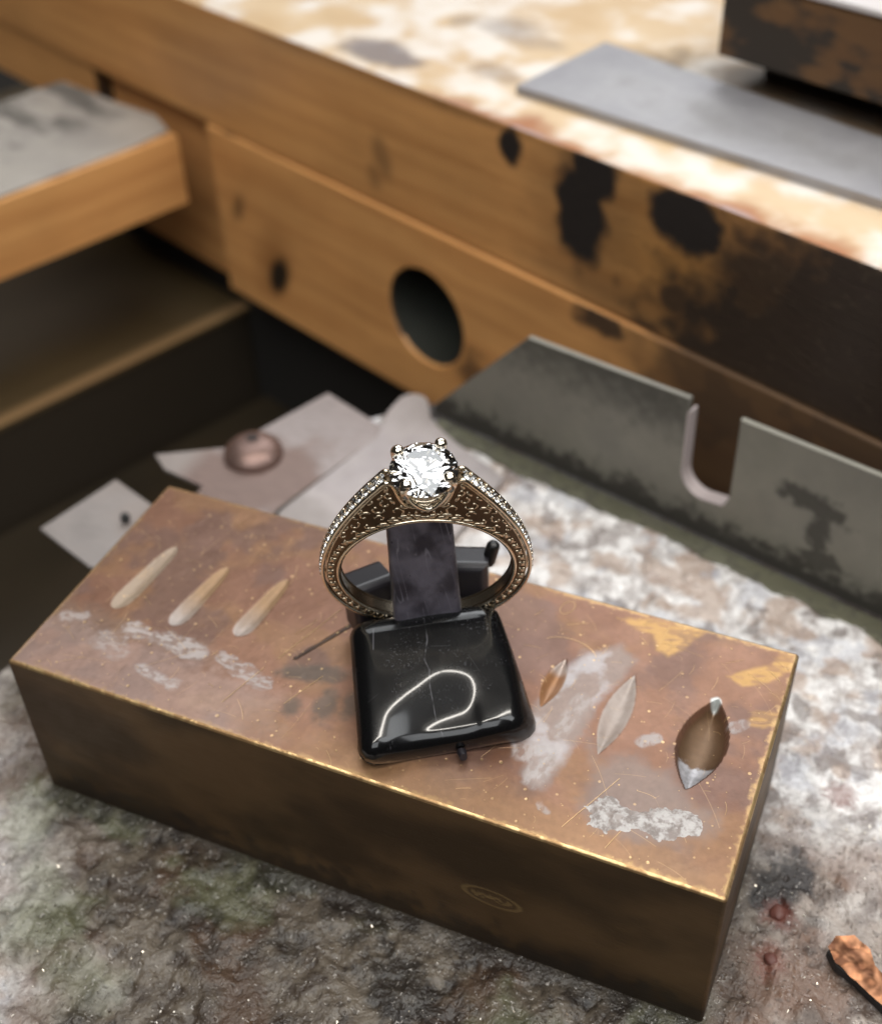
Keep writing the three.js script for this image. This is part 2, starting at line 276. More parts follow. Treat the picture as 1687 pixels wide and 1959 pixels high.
// ------------------------------------------------------------------ soldering board: the surface everything rests on
const BL = 64, BW = 26.2634, BH = 17.3835;            // the brass block
let boardHeight;
const plateZ = (x) => -40.7 + 0.287 * (x - 20);       // foot of the steel plate
{
  const leftX = (z) => (z > 16.5 ? mix(-13.8, -16, (z - 16.5) / 75) : z > 0 ? mix(-11.3, -13.8, z / 16.5) : z > -20 ? mix(-8.5, -11.3, (z + 20) / 20) : mix(11.5, -8.5, (z + 46) / 26));
  const lump = (x, z) => { const a = fbm(x * 0.16, z * 0.16, 4) - 0.5, b = fbm(x * 0.62 + 40, z * 0.62, 4) - 0.5, g = fbm(x * 2.6, z * 2.6 + 9, 3) - 0.5, pit = ss(0.62, 0.82, vn(x * 0.8 + 3, z * 0.8)) ; const big = ss(0.45, 0.75, vn(x * 0.42 + 13, z * 0.42 + 4)); return 0.75 * a + 0.5 * b + 0.13 * g - 0.22 * pit + 0.3 * big * big; };
  const white = (x, z) => {                           // how much pale crust lies here
    const n = fbm(x * 0.12 + 21, z * 0.12 + 3, 5);
    const back = 1 - ss(2, 9, z + (n - 0.5) * 12), far = ss(27, 41, z - 0.9 * x);
    return clamp(back + (1 - back) * (0.30 * ss(0.52, 0.64, n) + 0.55 * far));
  };
  const height = (x, z) => {
    let h = lump(x, z) - 0.22 + 0.45 * (white(x, z) - 0.4);
    const dx = Math.max(0 - x, 0, x - BL), dz = Math.max(0 - z, 0, z - BW), d = Math.hypot(dx, dz);     // flattened under the block
    h = mix(-0.18, h, ss(0.0, 2.0, d)); if (d < 0.05) h = Math.min(h, -0.03);
    const p = z - plateZ(x);                          // low beside the plate's foot
    h = mix(-0.5, h, ss(0.2, 5.2, p + (fbm(x * 0.5, z * 0.5, 3) - 0.5) * 2.4));
    if (x < 9.5 && z < -3) h = Math.min(h, -0.08); if (z < -17 && x < 24) h = Math.min(h, 0.3);
    return h;
  };
  const X1 = 96, Z1 = 84, w = 2048;
  const boardMaps = surfaceMaps(-17, X1, -48, Z1, w, w, (x, z) => {
    const n1 = fbm(x * 0.21, z * 0.21, 4), n2 = fbm(x * 0.75 + 7, z * 0.75, 4), n3 = fbm(x * 3.1, z * 3.1 + 5, 3), n4 = vn(x * 7.5, z * 7.5), wt = white(x, z);
    let c = mix3([0.115, 0.082, 0.066], [0.34, 0.285, 0.25], ss(0.34, 0.66, n2 * 0.6 + n1 * 0.4));
    c = mix3(c, [0.20, 0.12, 0.085], 0.8 * ss(0.5, 0.68, fbm(x * 0.17 + 60, z * 0.17, 4)));
    const green = ss(0.5, 0.66, fbm(x * 0.13 + 90, z * 0.16 + 31, 4)) * ss(24, 28, z) * (1 - ss(40, 48, z));
    c = mix3(c, mix3([0.13, 0.135, 0.075], [0.36, 0.37, 0.26], n2), 0.9 * green);
    c = mix3(c, mix3([0.38, 0.345, 0.33], [0.70, 0.68, 0.665], ss(0.3, 0.66, n2 * 0.7 + n3 * 0.3)), clamp(wt * mix(0.8, 1.15, n1)));
    c = mix3(c, [0.30, 0.32, 0.39], 0.35 * wt * ss(0.56, 0.72, fbm(x * 0.35 + 11, z * 0.35 + 70, 4)));
    c = mix3(c, [0.34, 0.24, 0.18], 0.7 * wt * ss(0.52, 0.68, fbm(x * 0.3 + 31, z * 0.3 + 10, 4)));
    c = mix3(c, [0.13, 0.10, 0.09], 0.65 * wt * ss(0.60, 0.72, fbm(x * 0.45 + 71, z * 0.45 + 40, 4)));
    let burnt = 0.7 * ss(0.60, 0.78, fbm(x * 0.3 + 5, z * 0.3 + 55, 5)) * (1 - 0.75 * wt);  // burns; painted shade is mixed in on the next lines
    const foot = z > BW ? 1 - ss(0.4, 3.4, z - BW + (n2 - 0.5) * 5) : 0; burnt = Math.max(burnt, 1 - ss(1.0, 2.2, z - plateZ(x)));  // painted shade: contact shadow before the block, dark gap beside the plate
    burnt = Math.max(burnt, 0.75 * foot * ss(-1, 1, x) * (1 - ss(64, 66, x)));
    burnt = Math.max(burnt, 1 - ss(0.6, 1.3, knot(x, z, 67.2, 11.2, 2.0, 3.6, 0.3) + (n2 - 0.5) * 1.6));
    burnt = Math.max(burnt, 0.85 * (1 - ss(0.5, 1.3, knot(x, z, 40, 33, 5, 3.5, 0.3) + (n2 - 0.5) * 2)));
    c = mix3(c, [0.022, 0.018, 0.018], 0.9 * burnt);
    const red = Math.max(0.55 * (1 - ss(0.3, 1.5, knot(x, z, 67.6, 13.8, 1.5, 1.3) + (n3 - 0.5))), 0.5 * (1 - ss(0.3, 1.5, knot(x, z, 67.8, 18.5, 1.3, 1.8) + (n3 - 0.5))), 0.5 * (1 - ss(0.5, 1.3, knot(x, z, 70.2, -0.5, 1.6, 1.6) + (n3 - 0.5))));
    c = mix3(c, [c[0] * 0.32, c[1] * 0.31, c[2] * 0.265], clamp((1 - wt) * mix(1, 0.35, ss(63, 70, x))));
    c = mix3(c, [0.16, 0.035, 0.02], red);
    const grit = ss(0.86, 0.96, vn(x * 5.2 + 3, z * 5.2 + 8)), hole = ss(0.80, 0.92, vn(x * 3.1 + 30, z * 3.1)); c = mix3(c, [0.62, 0.58, 0.54], 0.5 * grit * (1 - 0.8 * wt)); c = mix3(c, [0.05, 0.04, 0.036], 0.4 * hole * (1 - 0.85 * wt));
    const k = mix(mix(0.82, 0.92, wt), mix(1.16, 1.07, wt), n3) * mix(0.95, 1.05, n4); c = [c[0] * k, c[1] * k, c[2] * k];
    const glass = ss(0.62, 0.8, fbm(x * 1.5 + 17, z * 1.5, 3));
    return { c, r: clamp(0.54 - 0.28 * glass * (1 - burnt) - 0.45 * grit - 0.12 * n4, 0.14), h: 0.40 * n3 + 0.2 * n4 + 0.2 * n2 + 0.3 * grit - 0.3 * hole };
  });
  boardHeight = height;
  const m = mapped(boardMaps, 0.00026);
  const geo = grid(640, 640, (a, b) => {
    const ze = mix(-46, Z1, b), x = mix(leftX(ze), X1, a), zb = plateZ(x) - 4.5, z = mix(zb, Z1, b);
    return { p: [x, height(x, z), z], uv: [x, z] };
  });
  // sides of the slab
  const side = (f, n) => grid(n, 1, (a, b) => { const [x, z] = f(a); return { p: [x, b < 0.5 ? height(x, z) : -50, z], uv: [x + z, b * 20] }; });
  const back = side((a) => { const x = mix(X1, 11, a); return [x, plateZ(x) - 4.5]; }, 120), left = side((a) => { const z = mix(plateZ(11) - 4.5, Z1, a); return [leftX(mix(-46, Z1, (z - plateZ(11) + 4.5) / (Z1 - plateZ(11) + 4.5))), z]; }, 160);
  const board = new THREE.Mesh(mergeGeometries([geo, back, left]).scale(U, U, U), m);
  board.name = 'ground'; board.userData = { kind: 'structure', label: 'crusty grey and white soldering board under the brass block' };
  board.castShadow = board.receiveShadow = true;
  scene.add(board);
}

// ------------------------------------------------------------------ steel plate with a notch, and the strip at its foot
const PLATE_AT = [12.31, 0, -42.92], PLATE_TURN = THREE.MathUtils.degToRad(-16);
{
  const p = thing('notched_plate', 'upright grey steel plate with a rounded notch standing behind the soldering board', 'steel plate', PLATE_AT, PLATE_TURN);
  const out = [[-2.6, -2], [-2.4, 0.6], [12.7, 16.9], [34.5, 17.4]];
  for (let i = 0; i <= 8; i++) { const a = Math.PI + (i / 8) * (Math.PI / 2); out.push([34.5 + 3.0 + 3.0 * Math.cos(a), 7.6 + 3.0 * Math.sin(a)]); }
  out.push([40.2, 5.0], [40.7, 6.4], [40.7, 17.3], [110, 17.0], [110, -2]);
  const pm = steelMaps(-5, 112, -3, 18, 1536, 288, [0.235, 0.222, 0.185], (x, y, a, b) => {
    const n = (b - 0.5) * 2.2, tee = Math.max(1 - ss(0.6, 1.2, knot(x, y, 50.4, 10.6, 4.6, 1.6, -0.1) + n * 0.6), 1 - ss(0.6, 1.2, knot(x, y, 51.6, 6.6, 1.4, 4.6, 0.1) + n * 0.6), 1 - ss(0.6, 1.2, knot(x, y, 52.4, 3.6, 3.0, 1.6) + n * 0.6));
    if (y < -2) return 0;
    return clamp(Math.max(0.85 * tee, 0.95 * ss(4.2, 1.0, y + n * 2.2), 0.75 * ss(9, 17, y + n * 2) * (1 - ss(32, 40, x)), 0.2 * ss(0.5, 0.75, a)));
  });
  const pg = plate(out, 0.75, 0.14).translate(0, 0, -0.75), pp = pg.attributes.position, pu = pg.attributes.uv;
  for (let i = 0; i < pp.count; i++) if (pp.getZ(i) < -0.005 && pp.getZ(i) > -0.745 || Math.abs(pu.getX(i) - pp.getX(i)) > 1e-6 || Math.abs(pu.getY(i) - pp.getY(i)) > 1e-6) pu.setXY(i, pp.getX(i), -2.5);
  part('plate', pg, mapped(pm, 0.0002), p);
  const lip = [[34.42, 15.5]]; for (let i = 0; i <= 10; i++) { const a = Math.PI + (i / 10) * (Math.PI / 2); lip.push([37.5 + 3.06 * Math.cos(a), 7.6 + 3.06 * Math.sin(a)]); } lip.push([40.15, 4.92]);
  const inner = lip.map(([x, y], i) => (i === 0 ? [x + 0.22, y] : i === lip.length - 1 ? [x, y + 0.22] : [x + 0.22 * -Math.cos(Math.PI + ((i - 1) / 10) * Math.PI / 2), y + 0.22 * -Math.sin(Math.PI + ((i - 1) / 10) * Math.PI / 2)])).reverse();
  part('notch_lip', plate([...lip, ...inner], 1.9, 0.06).translate(0, 0, -1.86), plain(0.50, 0.43, 0.42, 0.4, 0.4), p, U, 'bright turned lip round the bottom of the notch');
}
{
  const s = thing('steel_strip', 'narrow olive grey metal strip at the foot of the notched plate', 'metal strip', PLATE_AT, PLATE_TURN);
  const r = rng(5), front = [], n = 60;
  for (let i = 0; i <= n; i++) { const x = mix(0, 110, i / n); front.push([x, 4.1 + 1.2 * (vn(x * 0.35, 2.2) - 0.5) + 0.5 * (r() - 0.5)]); }
  part('strip', lying([[0, 1.35], ...front, [110, 1.35]], -0.6, 1.0, 0.2), mapped(steelMaps(-2, 112, -1, 8, 1024, 96, [0.13, 0.125, 0.085], (x, y, a, b) => 0.5 * ss(0.5, 0.7, b)), 0.0003), s);
}

// ------------------------------------------------------------------ steel sheets sticking out under the brass block
const sheetMaps = surfaceMaps(-30, 30, -50, 12, 768, 768, (x, y) => {
  const a = fbm(x * 0.1 + 2, y * 0.1, 4), b = fbm(x * 0.5 + 30, y * 0.5, 4), s = fbm(x * 0.8, y * 7, 2), red = clamp(ss(0.42, 0.62, a) + 0.9 * (1 - ss(0.4, 1.5, knot(x, y, -8, -21, 8, 5) + (b - 0.5) * 1.2)));
  let c = mix3([0.32, 0.275, 0.262], [0.16, 0.10, 0.08], 0.8 * red); const st = mix(0.82, 1.15, s); c = [c[0] * st, c[1] * st, c[2] * st]; c = mix3(c, [0.30, 0.27, 0.25], 0.7 * ss(-11, -15, x));
  return { c, r: 0.34 + 0.25 * b, m: mix(0.75, 0.4, red), h: 0.5 + 0.2 * (s - 0.5) };
});
const sheetM = mapped(sheetMaps, 0.00015);
{
  const s = thing('steel_sheet', 'small pointed grey steel sheet sticking out past the left end of the brass block', 'steel sheet');
  part('sheet', lying([[-24.0, -4.2], [-20.8, -15.4], [-13, -12.5], [-7, -9], [-4, -3], [-14.4, -0.7]], -0.02, 0.42, 0.1), sheetM, s);
}
{
  const s = thing('steel_sheet', 'grey steel sheet with a round screw head behind the brass block', 'steel sheet');
  part('sheet', lying([[-18.6, -20.9], [-10.6, -25.6], [-4.2, -40.9], [6.4, -36.4], [6.0, -33.6], [1.2, -17.5], [0.5, -4], [-9.2, -5], [-9.6, -17.6], [-15.8, -18.8]], 0.45, 0.5, 0.12), sheetM, s);
  const screw = part('screw', new THREE.LatheGeometry([[0.001, 2.3], [1.2, 2.3], [2.1, 2.1], [3.0, 1.55], [3.6, 0.9], [3.75, 0.45], [3.7, 0.0]].map(([x, y]) => new THREE.Vector2(x, y)), 40).translate(-6.7, 0.95, -25.3), plain(0.20, 0.13, 0.11, 0.42, 0.7), s, U, 'round reddish screw head with a dark socket');
  part('socket', new THREE.CylinderGeometry(0.85, 0.8, 0.3, 6).translate(-6.9, 3.2, -25.8), plain(0.02, 0.012, 0.01, 0.7), screw);
}
{
  const s = thing('steel_sheet', 'pale steel sheet with a rounded corner under the diamond ring, beside the screwed sheet', 'steel sheet');
  const out = [[2.0, -17], [6.4, -34], [5.3, -39.4]];
  for (let i = 0; i <= 6; i++) { const a = Math.PI + 0.25 + (i / 6) * 2.2; out.push([7.6 + 2.1 * Math.cos(a), -42.2 + 2.1 * Math.sin(a)]); }
  out.push([11.4, -39.6], [16.5, -36.2], [24.5, -32], [22, -12], [4, -4]);
  part('sheet', lying(out, 0.96, 0.42, 0.1), mapped(steelMaps(-5, 30, -50, 0, 512, 512, [0.41, 0.365, 0.35], (x, y, a, b) => 0.35 * ss(0.42, 0.75, a), 0.7), 0.00015), s);
}
{
  const b = thing('black_bead', 'tiny black bead on the pointed sheet at the edge of the brass block', 'bead', [-14.9, 0.4, -8.9]);
  part('bead', new THREE.IcosahedronGeometry(0.75, 3).scale(0.8, 1, 0.8).translate(0, 0.7, 0), plain(0.01, 0.01, 0.01, 0.4), b);
}

// ------------------------------------------------------------------ the brass block
const dents = [                                       // hollows worked into the top: x, z of the middle, half width, half length, depth, pointed, lean
  [5.55, 12.6, 1.25, 4.7, 0.26, 0, 0.09], [11.7, 12.9, 1.2, 4.3, 0.3, 0, 0.09], [17.8, 12.1, 1.2, 4.1, 0.34, 0, 0.09],
  [45.4, 11.0, 0.95, 3.0, 0.5, 1, 0.03], [51.4, 12.3, 1.25, 4.7, 0.4, 1, 0.03], [58.7, 12.7, 1.9, 4.9, 1.7, 1, 0.0],
];
function dentAt([cx, cz, hw, hl, depth, pointed, lean], x, z) {   // 0 outside .. 1 along the middle
  const v = (z - cz) / hl, u = (x - cx + (z - cz) * lean) / hw;
  if (Math.abs(v) >= 1) return 0;
  const w = pointed ? 1 - v * v : Math.pow(1 - Math.pow(Math.abs(v), 5), 0.5) * (0.8 + 0.2 * v);
  return clamp(1 - Math.abs(u) / Math.max(w, 1e-3)) * (pointed ? Math.sqrt(w) : Math.sqrt(1 - v * v * v * v));
}
{
  const block = thing('brass_block', 'heavy brown brass forming block with grooves and leaf shaped hollows in its stained top', 'brass block');
  const brown = [0.17, 0.082, 0.050], gold = [0.34, 0.195, 0.065], grey = [0.40, 0.37, 0.37];
  const r = rng(11), scratches = [];
  for (let i = 0; i < 260; i++) { const x = r() * 64, z = r() * 26.3, a = r() * 6.28, l = 0.3 + r() * r() * 5; scratches.push([x, z, x + Math.cos(a) * l, z + Math.sin(a) * l, 0.02 + r() * 0.035, 0.3 + r() * 0.7]); }
  const specks = []; for (let i = 0; i < 600; i++) specks.push([r() * 64, r() * 26.3, 0.04 + r() * r() * 0.14, r()]);
  // scratches and specks drawn onto a canvas first
  const SW = 2048, SH = 840, cv = document.createElement('canvas'); cv.width = SW; cv.height = SH;
  const g = cv.getContext('2d'); g.fillStyle = '#000'; g.fillRect(0, 0, SW, SH); g.lineCap = 'round';
  const kx = SW / BL, kz = SH / BW;
  for (const [x0, z0, x1, z1, w, o] of scratches) { g.strokeStyle = `rgba(255,255,255,${o})`; g.lineWidth = w * kx; g.beginPath(); g.moveTo(x0 * kx, z0 * kz); g.quadraticCurveTo(((x0 + x1) / 2 + 0.2) * kx, ((z0 + z1) / 2 - 0.15) * kz, x1 * kx, z1 * kz); g.stroke(); }
  g.strokeStyle = 'rgba(255,255,255,0.8)'; g.lineWidth = 0.08 * kx;                                   // two curved scribe marks behind the holder
  g.beginPath(); g.ellipse(43.6 * kx, 2.0 * kz, 0.55 * kx, 0.9 * kz, 0.3, 0, 6.28); g.stroke(); g.beginPath(); g.ellipse(45.4 * kx, 7.2 * kz, 2.6 * kx, 1.6 * kz, 0.1, 3.6, 5.9); g.stroke();
  g.strokeStyle = 'rgba(255,255,255,0.9)'; for (const [a, b, c, d] of [[21.6, 18.6, 20.2, 23.4], [24.6, 9.8, 22.2, 17.2], [26.8, 17.6, 25.2, 21.6], [50.9, 24.6, 53.6, 18.6], [54.5, 25.2, 55.6, 22]]) { g.lineWidth = 0.07 * kx; g.beginPath(); g.moveTo(a * kx, b * kz); g.lineTo(c * kx, d * kz); g.stroke(); }
  for (const [x, z, s, o] of specks) { g.fillStyle = `rgba(255,255,255,${0.4 + 0.6 * o})`; g.beginPath(); g.arc(x * kx, z * kz, s * kx, 0, 6.3); g.fill(); }
  const marks = g.getImageData(0, 0, SW, SH).data, markAt = (x, z) => marks[(Math.min(SH - 1, Math.max(0, Math.floor(z * kz))) * SW + Math.min(SW - 1, Math.max(0, Math.floor(x * kx)))) * 4] / 255;
  const greyPatch = [[45.6, 9.5], [46.7, 6.6], [49.4, 4.9], [51.0, 6.0], [50.6, 8.6], [49.6, 12], [49.4, 15.2], [49.2, 18.3], [48.2, 21.8], [46.4, 21.2], [46.2, 18.4], [44.2, 18.0], [44.6, 15.4]];
  const dullPatch = [[50, 15.5], [51.5, 17.6], [54, 15.6], [57.2, 16.6], [59, 18.2], [61.5, 18.6], [61.5, 21.6], [58, 23.6], [53.2, 24.2], [51.8, 22.6], [51.6, 19.8]];
  const goldA = [[48.2, 1.6], [51, 0.7], [56.2, 0.1], [55.2, 1.6], [54.8, 3.0], [53.6, 4.6], [52.4, 4.2], [51.6, 2.6]], goldB = [[58.9, 4.9], [61.8, 2.2], [62.3, 0.6], [59.8, 0.1], [60.2, -0.5], [64.5, -0.4], [64.3, 2.0], [62.2, 4.2], [60.4, 5.6]], goldC = [[61.6, 8.0], [64.2, 6.8], [64.2, 8.8], [61.9, 9.4]];
  const darkBand = [[-1, 18.4], [3, 17.6], [7.4, 18.2], [11, 18.6], [15, 18.2], [19, 19.4], [15, 20.1], [9, 20.2], [4, 21.5], [-1, 22]];
  const topMaps2 = surfaceMaps(0, BL, 0, BW, 2048, 840, (x, z) => {
    const n1 = fbm(x * 0.11, z * 0.11 + 3, 4), n2 = fbm(x * 0.5, z * 0.5, 4), n3 = fbm(x * 2.4, z * 2.4, 4), wob = (n2 - 0.5) * 1.8 + (n3 - 0.5) * 0.8, mk = markAt(x, z);
    let c = mix3(brown, [0.205, 0.104, 0.064], ss(0.35, 0.7, n1)), rough = 0.31 + 0.16 * n2, metal = 0.5, h = 0.5 + 0.06 * (n3 - 0.5);
    c = mix3(c, [0.215, 0.115, 0.055], 0.6 * ss(0.52, 0.7, fbm(x * 0.16 + 8, z * 0.2 + 44, 4)));
    c = mix3(c, [0.135, 0.075, 0.056], 0.8 * ss(0.46, 0.64, fbm(x * 0.24 + 50, z * 0.24, 5)));
    const frontGold = ss(20.5, 25.5, z + wob) * ss(24, 34, x); c = mix3(c, [0.29, 0.165, 0.082], 0.6 * frontGold);
    c = mix3(c, [0.17, 0.105, 0.075], 0.75 * ss(0.9, -0.7, polyDist(x, z, darkBand) + wob));
    c = mix3(c, [0.30, 0.22, 0.19], 0.45 * ss(19.4, 21.5, z + wob * 1.6) * (1 - ss(20, 30, x + wob * 3)));
    let pale = Math.max(1 - ss(0.5, 1.1, segDist(x, z, 8.5, 18.9, 15.5, 19.3) + wob * 0.9), 1 - ss(0.4, 0.9, segDist(x, z, 17.5, 19.1, 22.4, 20.2) + wob * 0.8), 1 - ss(0.3, 0.9, segDist(x, z, 11.5, 22.6, 15.2, 23.4) + wob * 0.7), 0.8 * (1 - ss(0.4, 1.1, segDist(x, z, 1.5, 19.6, 3.2, 19.2) + wob)), 0.6 * (1 - ss(0.5, 1.5, segDist(x, z, 6.5, 21, 9, 21.8) + wob)));
    pale *= 0.25 + 0.75 * ss(0.32, 0.64, fbm(x * 1.9 + 7, z * 3.4, 5));
    c = mix3(c, [0.36, 0.33, 0.32], 0.7 * pale); rough = mix(rough, 0.62, pale); metal = mix(metal, 0.1, pale);
    const gp = ss(0.5, -0.7, polyDist(x, z, greyPatch) + wob * 0.55), dp = ss(0.8, -1.2, polyDist(x, z, dullPatch) + wob * 0.8);
    c = mix3(c, mix3([0.27, 0.21, 0.185], grey, ss(0.4, 0.62, n2)), 0.85 * gp); c = mix3(c, [0.225, 0.165, 0.14], 0.85 * dp); rough = mix(rough, 0.55, Math.max(gp, dp)); metal = mix(metal, 0.25, Math.max(gp, dp));
    let white = Math.max(ss(0.35, -0.35, polyDist(x, z, [[44.4, 18.4], [46.6, 17.6], [48.2, 17.2], [48.4, 19.4], [47.6, 22.0], [46.6, 21.8], [46.6, 19.8], [45, 19.6]]) + wob * 0.4), 0.7 * (1 - ss(0.3, 0.8, segDist(x, z, 48.4, 12, 47.6, 16) + wob * 0.5)), 1 - ss(0.3, 0.7, segDist(x, z, 55.2, 13.6, 54.2, 14.4) + wob * 0.4), 0.8 * (1 - ss(0.25, 0.6, segDist(x, z, 61.3, 9.6, 60.6, 10.2) + wob * 0.5)), 0.8 * (1 - ss(0.2, 0.5, segDist(x, z, 48.6, 23.4, 49.4, 23.8) + wob * 0.4)));
    white *= 0.3 + 0.7 * ss(0.3, 0.62, fbm(x * 2.6 + 7, z * 1.3, 5));
    c = mix3(c, [0.38, 0.35, 0.34], 0.72 * white); rough = mix(rough, 0.6, white); metal = mix(metal, 0.08, white); h += 0.15 * white * n3;
    let au = Math.max(ss(0.3, -0.35, polyDist(x, z, goldA) + wob * 0.5), ss(0.25, -0.3, polyDist(x, z, goldB) + wob * 0.35), 0.8 * ss(0.3, -0.3, polyDist(x, z, goldC) + wob * 0.5));
    au *= 0.45 + 0.55 * ss(0.36, 0.56, fbm(x * 0.9 + 5, z * 2.4 + x * 0.6, 4)); c = mix3(c, gold, 0.9 * au); metal = mix(metal, 0.6, au); rough = mix(rough, 0.34, au);
    // dark blotches beside the holder
    const soot = Math.max(1 - ss(0.5, 1.3, knot(x, z, 25.8, 17.6, 3.4, 1.0, -0.25) + wob * 0.45), 1 - ss(0.5, 1.3, knot(x, z, 28.6, 20.6, 1.1, 1.9) + wob * 0.4), 1 - ss(0.5, 1.2, knot(x, z, 26.0, 21.8, 1.0, 1.2) + wob * 0.4), 0.9 * (1 - ss(0.5, 1.2, knot(x, z, 30.6, 19, 1.2, 2.4) + wob * 0.4)));
    c = mix3(c, [0.085, 0.062, 0.045], 0.8 * soot); metal = mix(metal, 0.4, soot);
    const cut = 1 - ss(0.10, 0.24, segDist(x, z, 27.4, 9.2, 23.6, 16.6) + (n3 - 0.5) * 0.1); c = mix3(c, [0.03, 0.018, 0.012], 0.9 * cut); h -= 0.4 * cut;
    for (let i = 0; i < 6; i++) {
      const d = dentAt(dents[i], x, z); if (d <= 0) continue;
      const k = ss(0, 0.2, d + (n3 - 0.5) * 0.08);
      if (i < 3) { const lo = ss(dents[i][1] - 1, dents[i][1] + 4, z); c = mix3(c, i === 0 ? [0.33, 0.27, 0.205] : mix3([0.33, 0.215, 0.115], [0.40, 0.36, 0.335], lo), 0.72 * k); metal = mix(metal, 0.35, k); rough = mix(rough, 0.46 + 0.2 * n3, k); c = mix3(c, [0.2, 0.13, 0.08], 0.3 * k * ss(0.5, 0.7, fbm(x * 0.9 + 3, z * 0.5 + 8, 3))); }
      else if (i === 3) { c = mix3(c, mix3([0.42, 0.35, 0.31], [0.30, 0.145, 0.06], ss(9.2, 10.2, z + wob * 0.4)), 0.8 * k); }
      else if (i === 4) { c = mix3(c, mix3([0.30, 0.25, 0.22], [0.43, 0.39, 0.36], n2), 0.8 * k); rough = mix(rough, 0.55, k); metal = mix(metal, 0.2, k); }
      else { const lo = ss(-0.4, 0.3, z - 14.4 + (n3 - 0.5) * 1.2); c = mix3(c, mix3([0.125, 0.075, 0.04], mix3([0.17, 0.17, 0.18], [0.42, 0.42, 0.44], n3), lo), 0.9 * k); metal = mix(metal, mix(0.55, 0.3, lo), k); rough = mix(rough, 0.44, k); }
    }
    const pin = 1 - ss(0.25, 0.6, Math.hypot(x - 58.7, z - 8.0) + (n3 - 0.5) * 0.3); c = mix3(c, [0.52, 0.54, 0.52], pin);
    c = mix3(c, [0.62, 0.42, 0.22], 0.7 * mk); metal = mix(metal, 0.9, mk); rough = mix(rough, 0.3, mk); h -= 0.1 * mk;
    const e = Math.min(x, z, BL - x, BW - z), edge = ss(0.7, 0.1, e + (n3 - 0.5) * 0.9 + (n2 - 0.5) * 0.5); c = mix3(c, [0.50, 0.32, 0.14], 0.7 * edge * mix(0.5, 1, ss(20, 60, x))); metal = mix(metal, 0.6, edge); rough = mix(rough, 0.34, edge);
    const k = mix(0.88, 1.12, n3); return { c: [c[0] * k, c[1] * k, c[2] * k], r: rough, m: metal, h };
  });
  const topM = mapped(topMaps2, 0.0003);
  const bev = 0.28, height = (x, z) => { let h = 0; for (const d of dents) { const t = dentAt(d, x, z); if (t > 0) h -= d === dents[5] ? d[4] * 0.85 * Math.sqrt(Math.max(0, 1 - (1 - t) * (1 - t))) : d[4] * ss(0, 0.9, t); } const e = Math.min(x, z, BL - x, BW - z); return h + 0.10 * (fbm(x * 0.3, z * 0.3, 3) - 0.5) * ss(0.3, 2, e); };
  const NX = 480, NZ = 200, at = (a, b) => [mix(bev, BL - bev, a), mix(bev, BW - bev, b)];
  const f = (a, b) => { const [x, z] = at(a, b); return { p: [x, BH + height(x, z), z], uv: [x, z] }; };
  const inDent = (a, b) => { const [x, z] = at(a, b); for (let i = 0; i < 6; i++) if (dentAt(dents[i], x, z) > 0) return i; return -1; };
  const topGeo = grid(NX, NZ, f, (a, b) => inDent(a, b) < 0);
  part('top_face', topGeo, topM, block);
  const full = grid(NX, NZ, f);
  for (let k = 0; k < 6; k++) {
    const idx = [], g2 = new THREE.BufferGeometry();
    for (let j = 0; j < NZ; j++) for (let i = 0; i < NX; i++) if (inDent((i + 0.5) / NX, (j + 0.5) / NZ) === k) { const a = j * (NX + 1) + i; idx.push(a, a + NX + 1, a + 1, a + 1, a + NX + 1, a + NX + 2); }
    for (const n of ['position', 'normal', 'uv']) g2.setAttribute(n, full.attributes[n]);
    g2.setIndex(idx);
    const t = g2.toNonIndexed();
    part(k < 3 ? 'groove' : 'leaf_hollow', t, topM, block, U, ['worn pale groove nearest the end of the block', 'middle groove with a bright bottom', 'shiny golden groove nearest the ring holder', 'small hollow beside the ring holder', 'pale grey leaf shaped hollow', 'large dark leaf shaped hollow near the end of the block'][k]);
  }
  topGeo.attributes.normal.copy(full.attributes.normal);
  block.children[0].geometry.attributes.normal.copy(full.attributes.normal);
  // body: four sides coloured darker for their shade, deepest low down; bottom
  const sideMaps = surfaceMaps(0, BL, 0, BH, 1024, 288, (x, y) => {
    const n1 = fbm(x * 0.1 + 3, y * 0.16, 4), n2 = fbm(x * 0.8, y * 0.8, 3), br = fbm(x * 0.6, y * 9, 2);
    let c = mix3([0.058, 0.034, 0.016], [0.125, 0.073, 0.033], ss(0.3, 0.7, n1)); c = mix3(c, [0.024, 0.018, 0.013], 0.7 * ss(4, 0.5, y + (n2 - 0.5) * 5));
    // oval stamp with a worn mark in the middle
    const q = knot(x, y, 45.75, 7.15, 2.45, 1.0, -0.06), ring = 1 - ss(0.06, 0.16, Math.abs(q - 1)), word = q < 0.75 && Math.abs((y - 7.15) + 0.03 * (x - 45.75)) < 0.42 ? ss(0.42, 0.6, vn(x * 3.2, y * 4.5)) : 0;
    const s = clamp(0.55 * ring + 0.6 * word); c = mix3(c, [0.30, 0.20, 0.085], 0.9 * s);
    return { c, r: 0.42 + 0.15 * n2 + 0.08 * br, m: 0.6, h: 0.5 - 0.35 * s + 0.1 * (br - 0.5) };
  });
  const sideM = mapped(sideMaps, 0.0002), parts = [];
  const wall = (A, B, uvA, uvB) => grid(24, 8, (a, b) => ({ p: [mix(A[0], B[0], a), mix(BH - bev, 0, b), mix(A[1], B[1], a)], uv: [mix(uvA, uvB, a), mix(BH - bev, 0, b)] }));
  parts.push(wall([bev, BW], [BL - bev, BW], bev, BL - bev), wall([BL, BW - bev], [BL, bev], 0, BW), wall([BL - bev, 0], [bev, 0], 64, 0), wall([0, bev], [0, BW - bev], 30, 4));
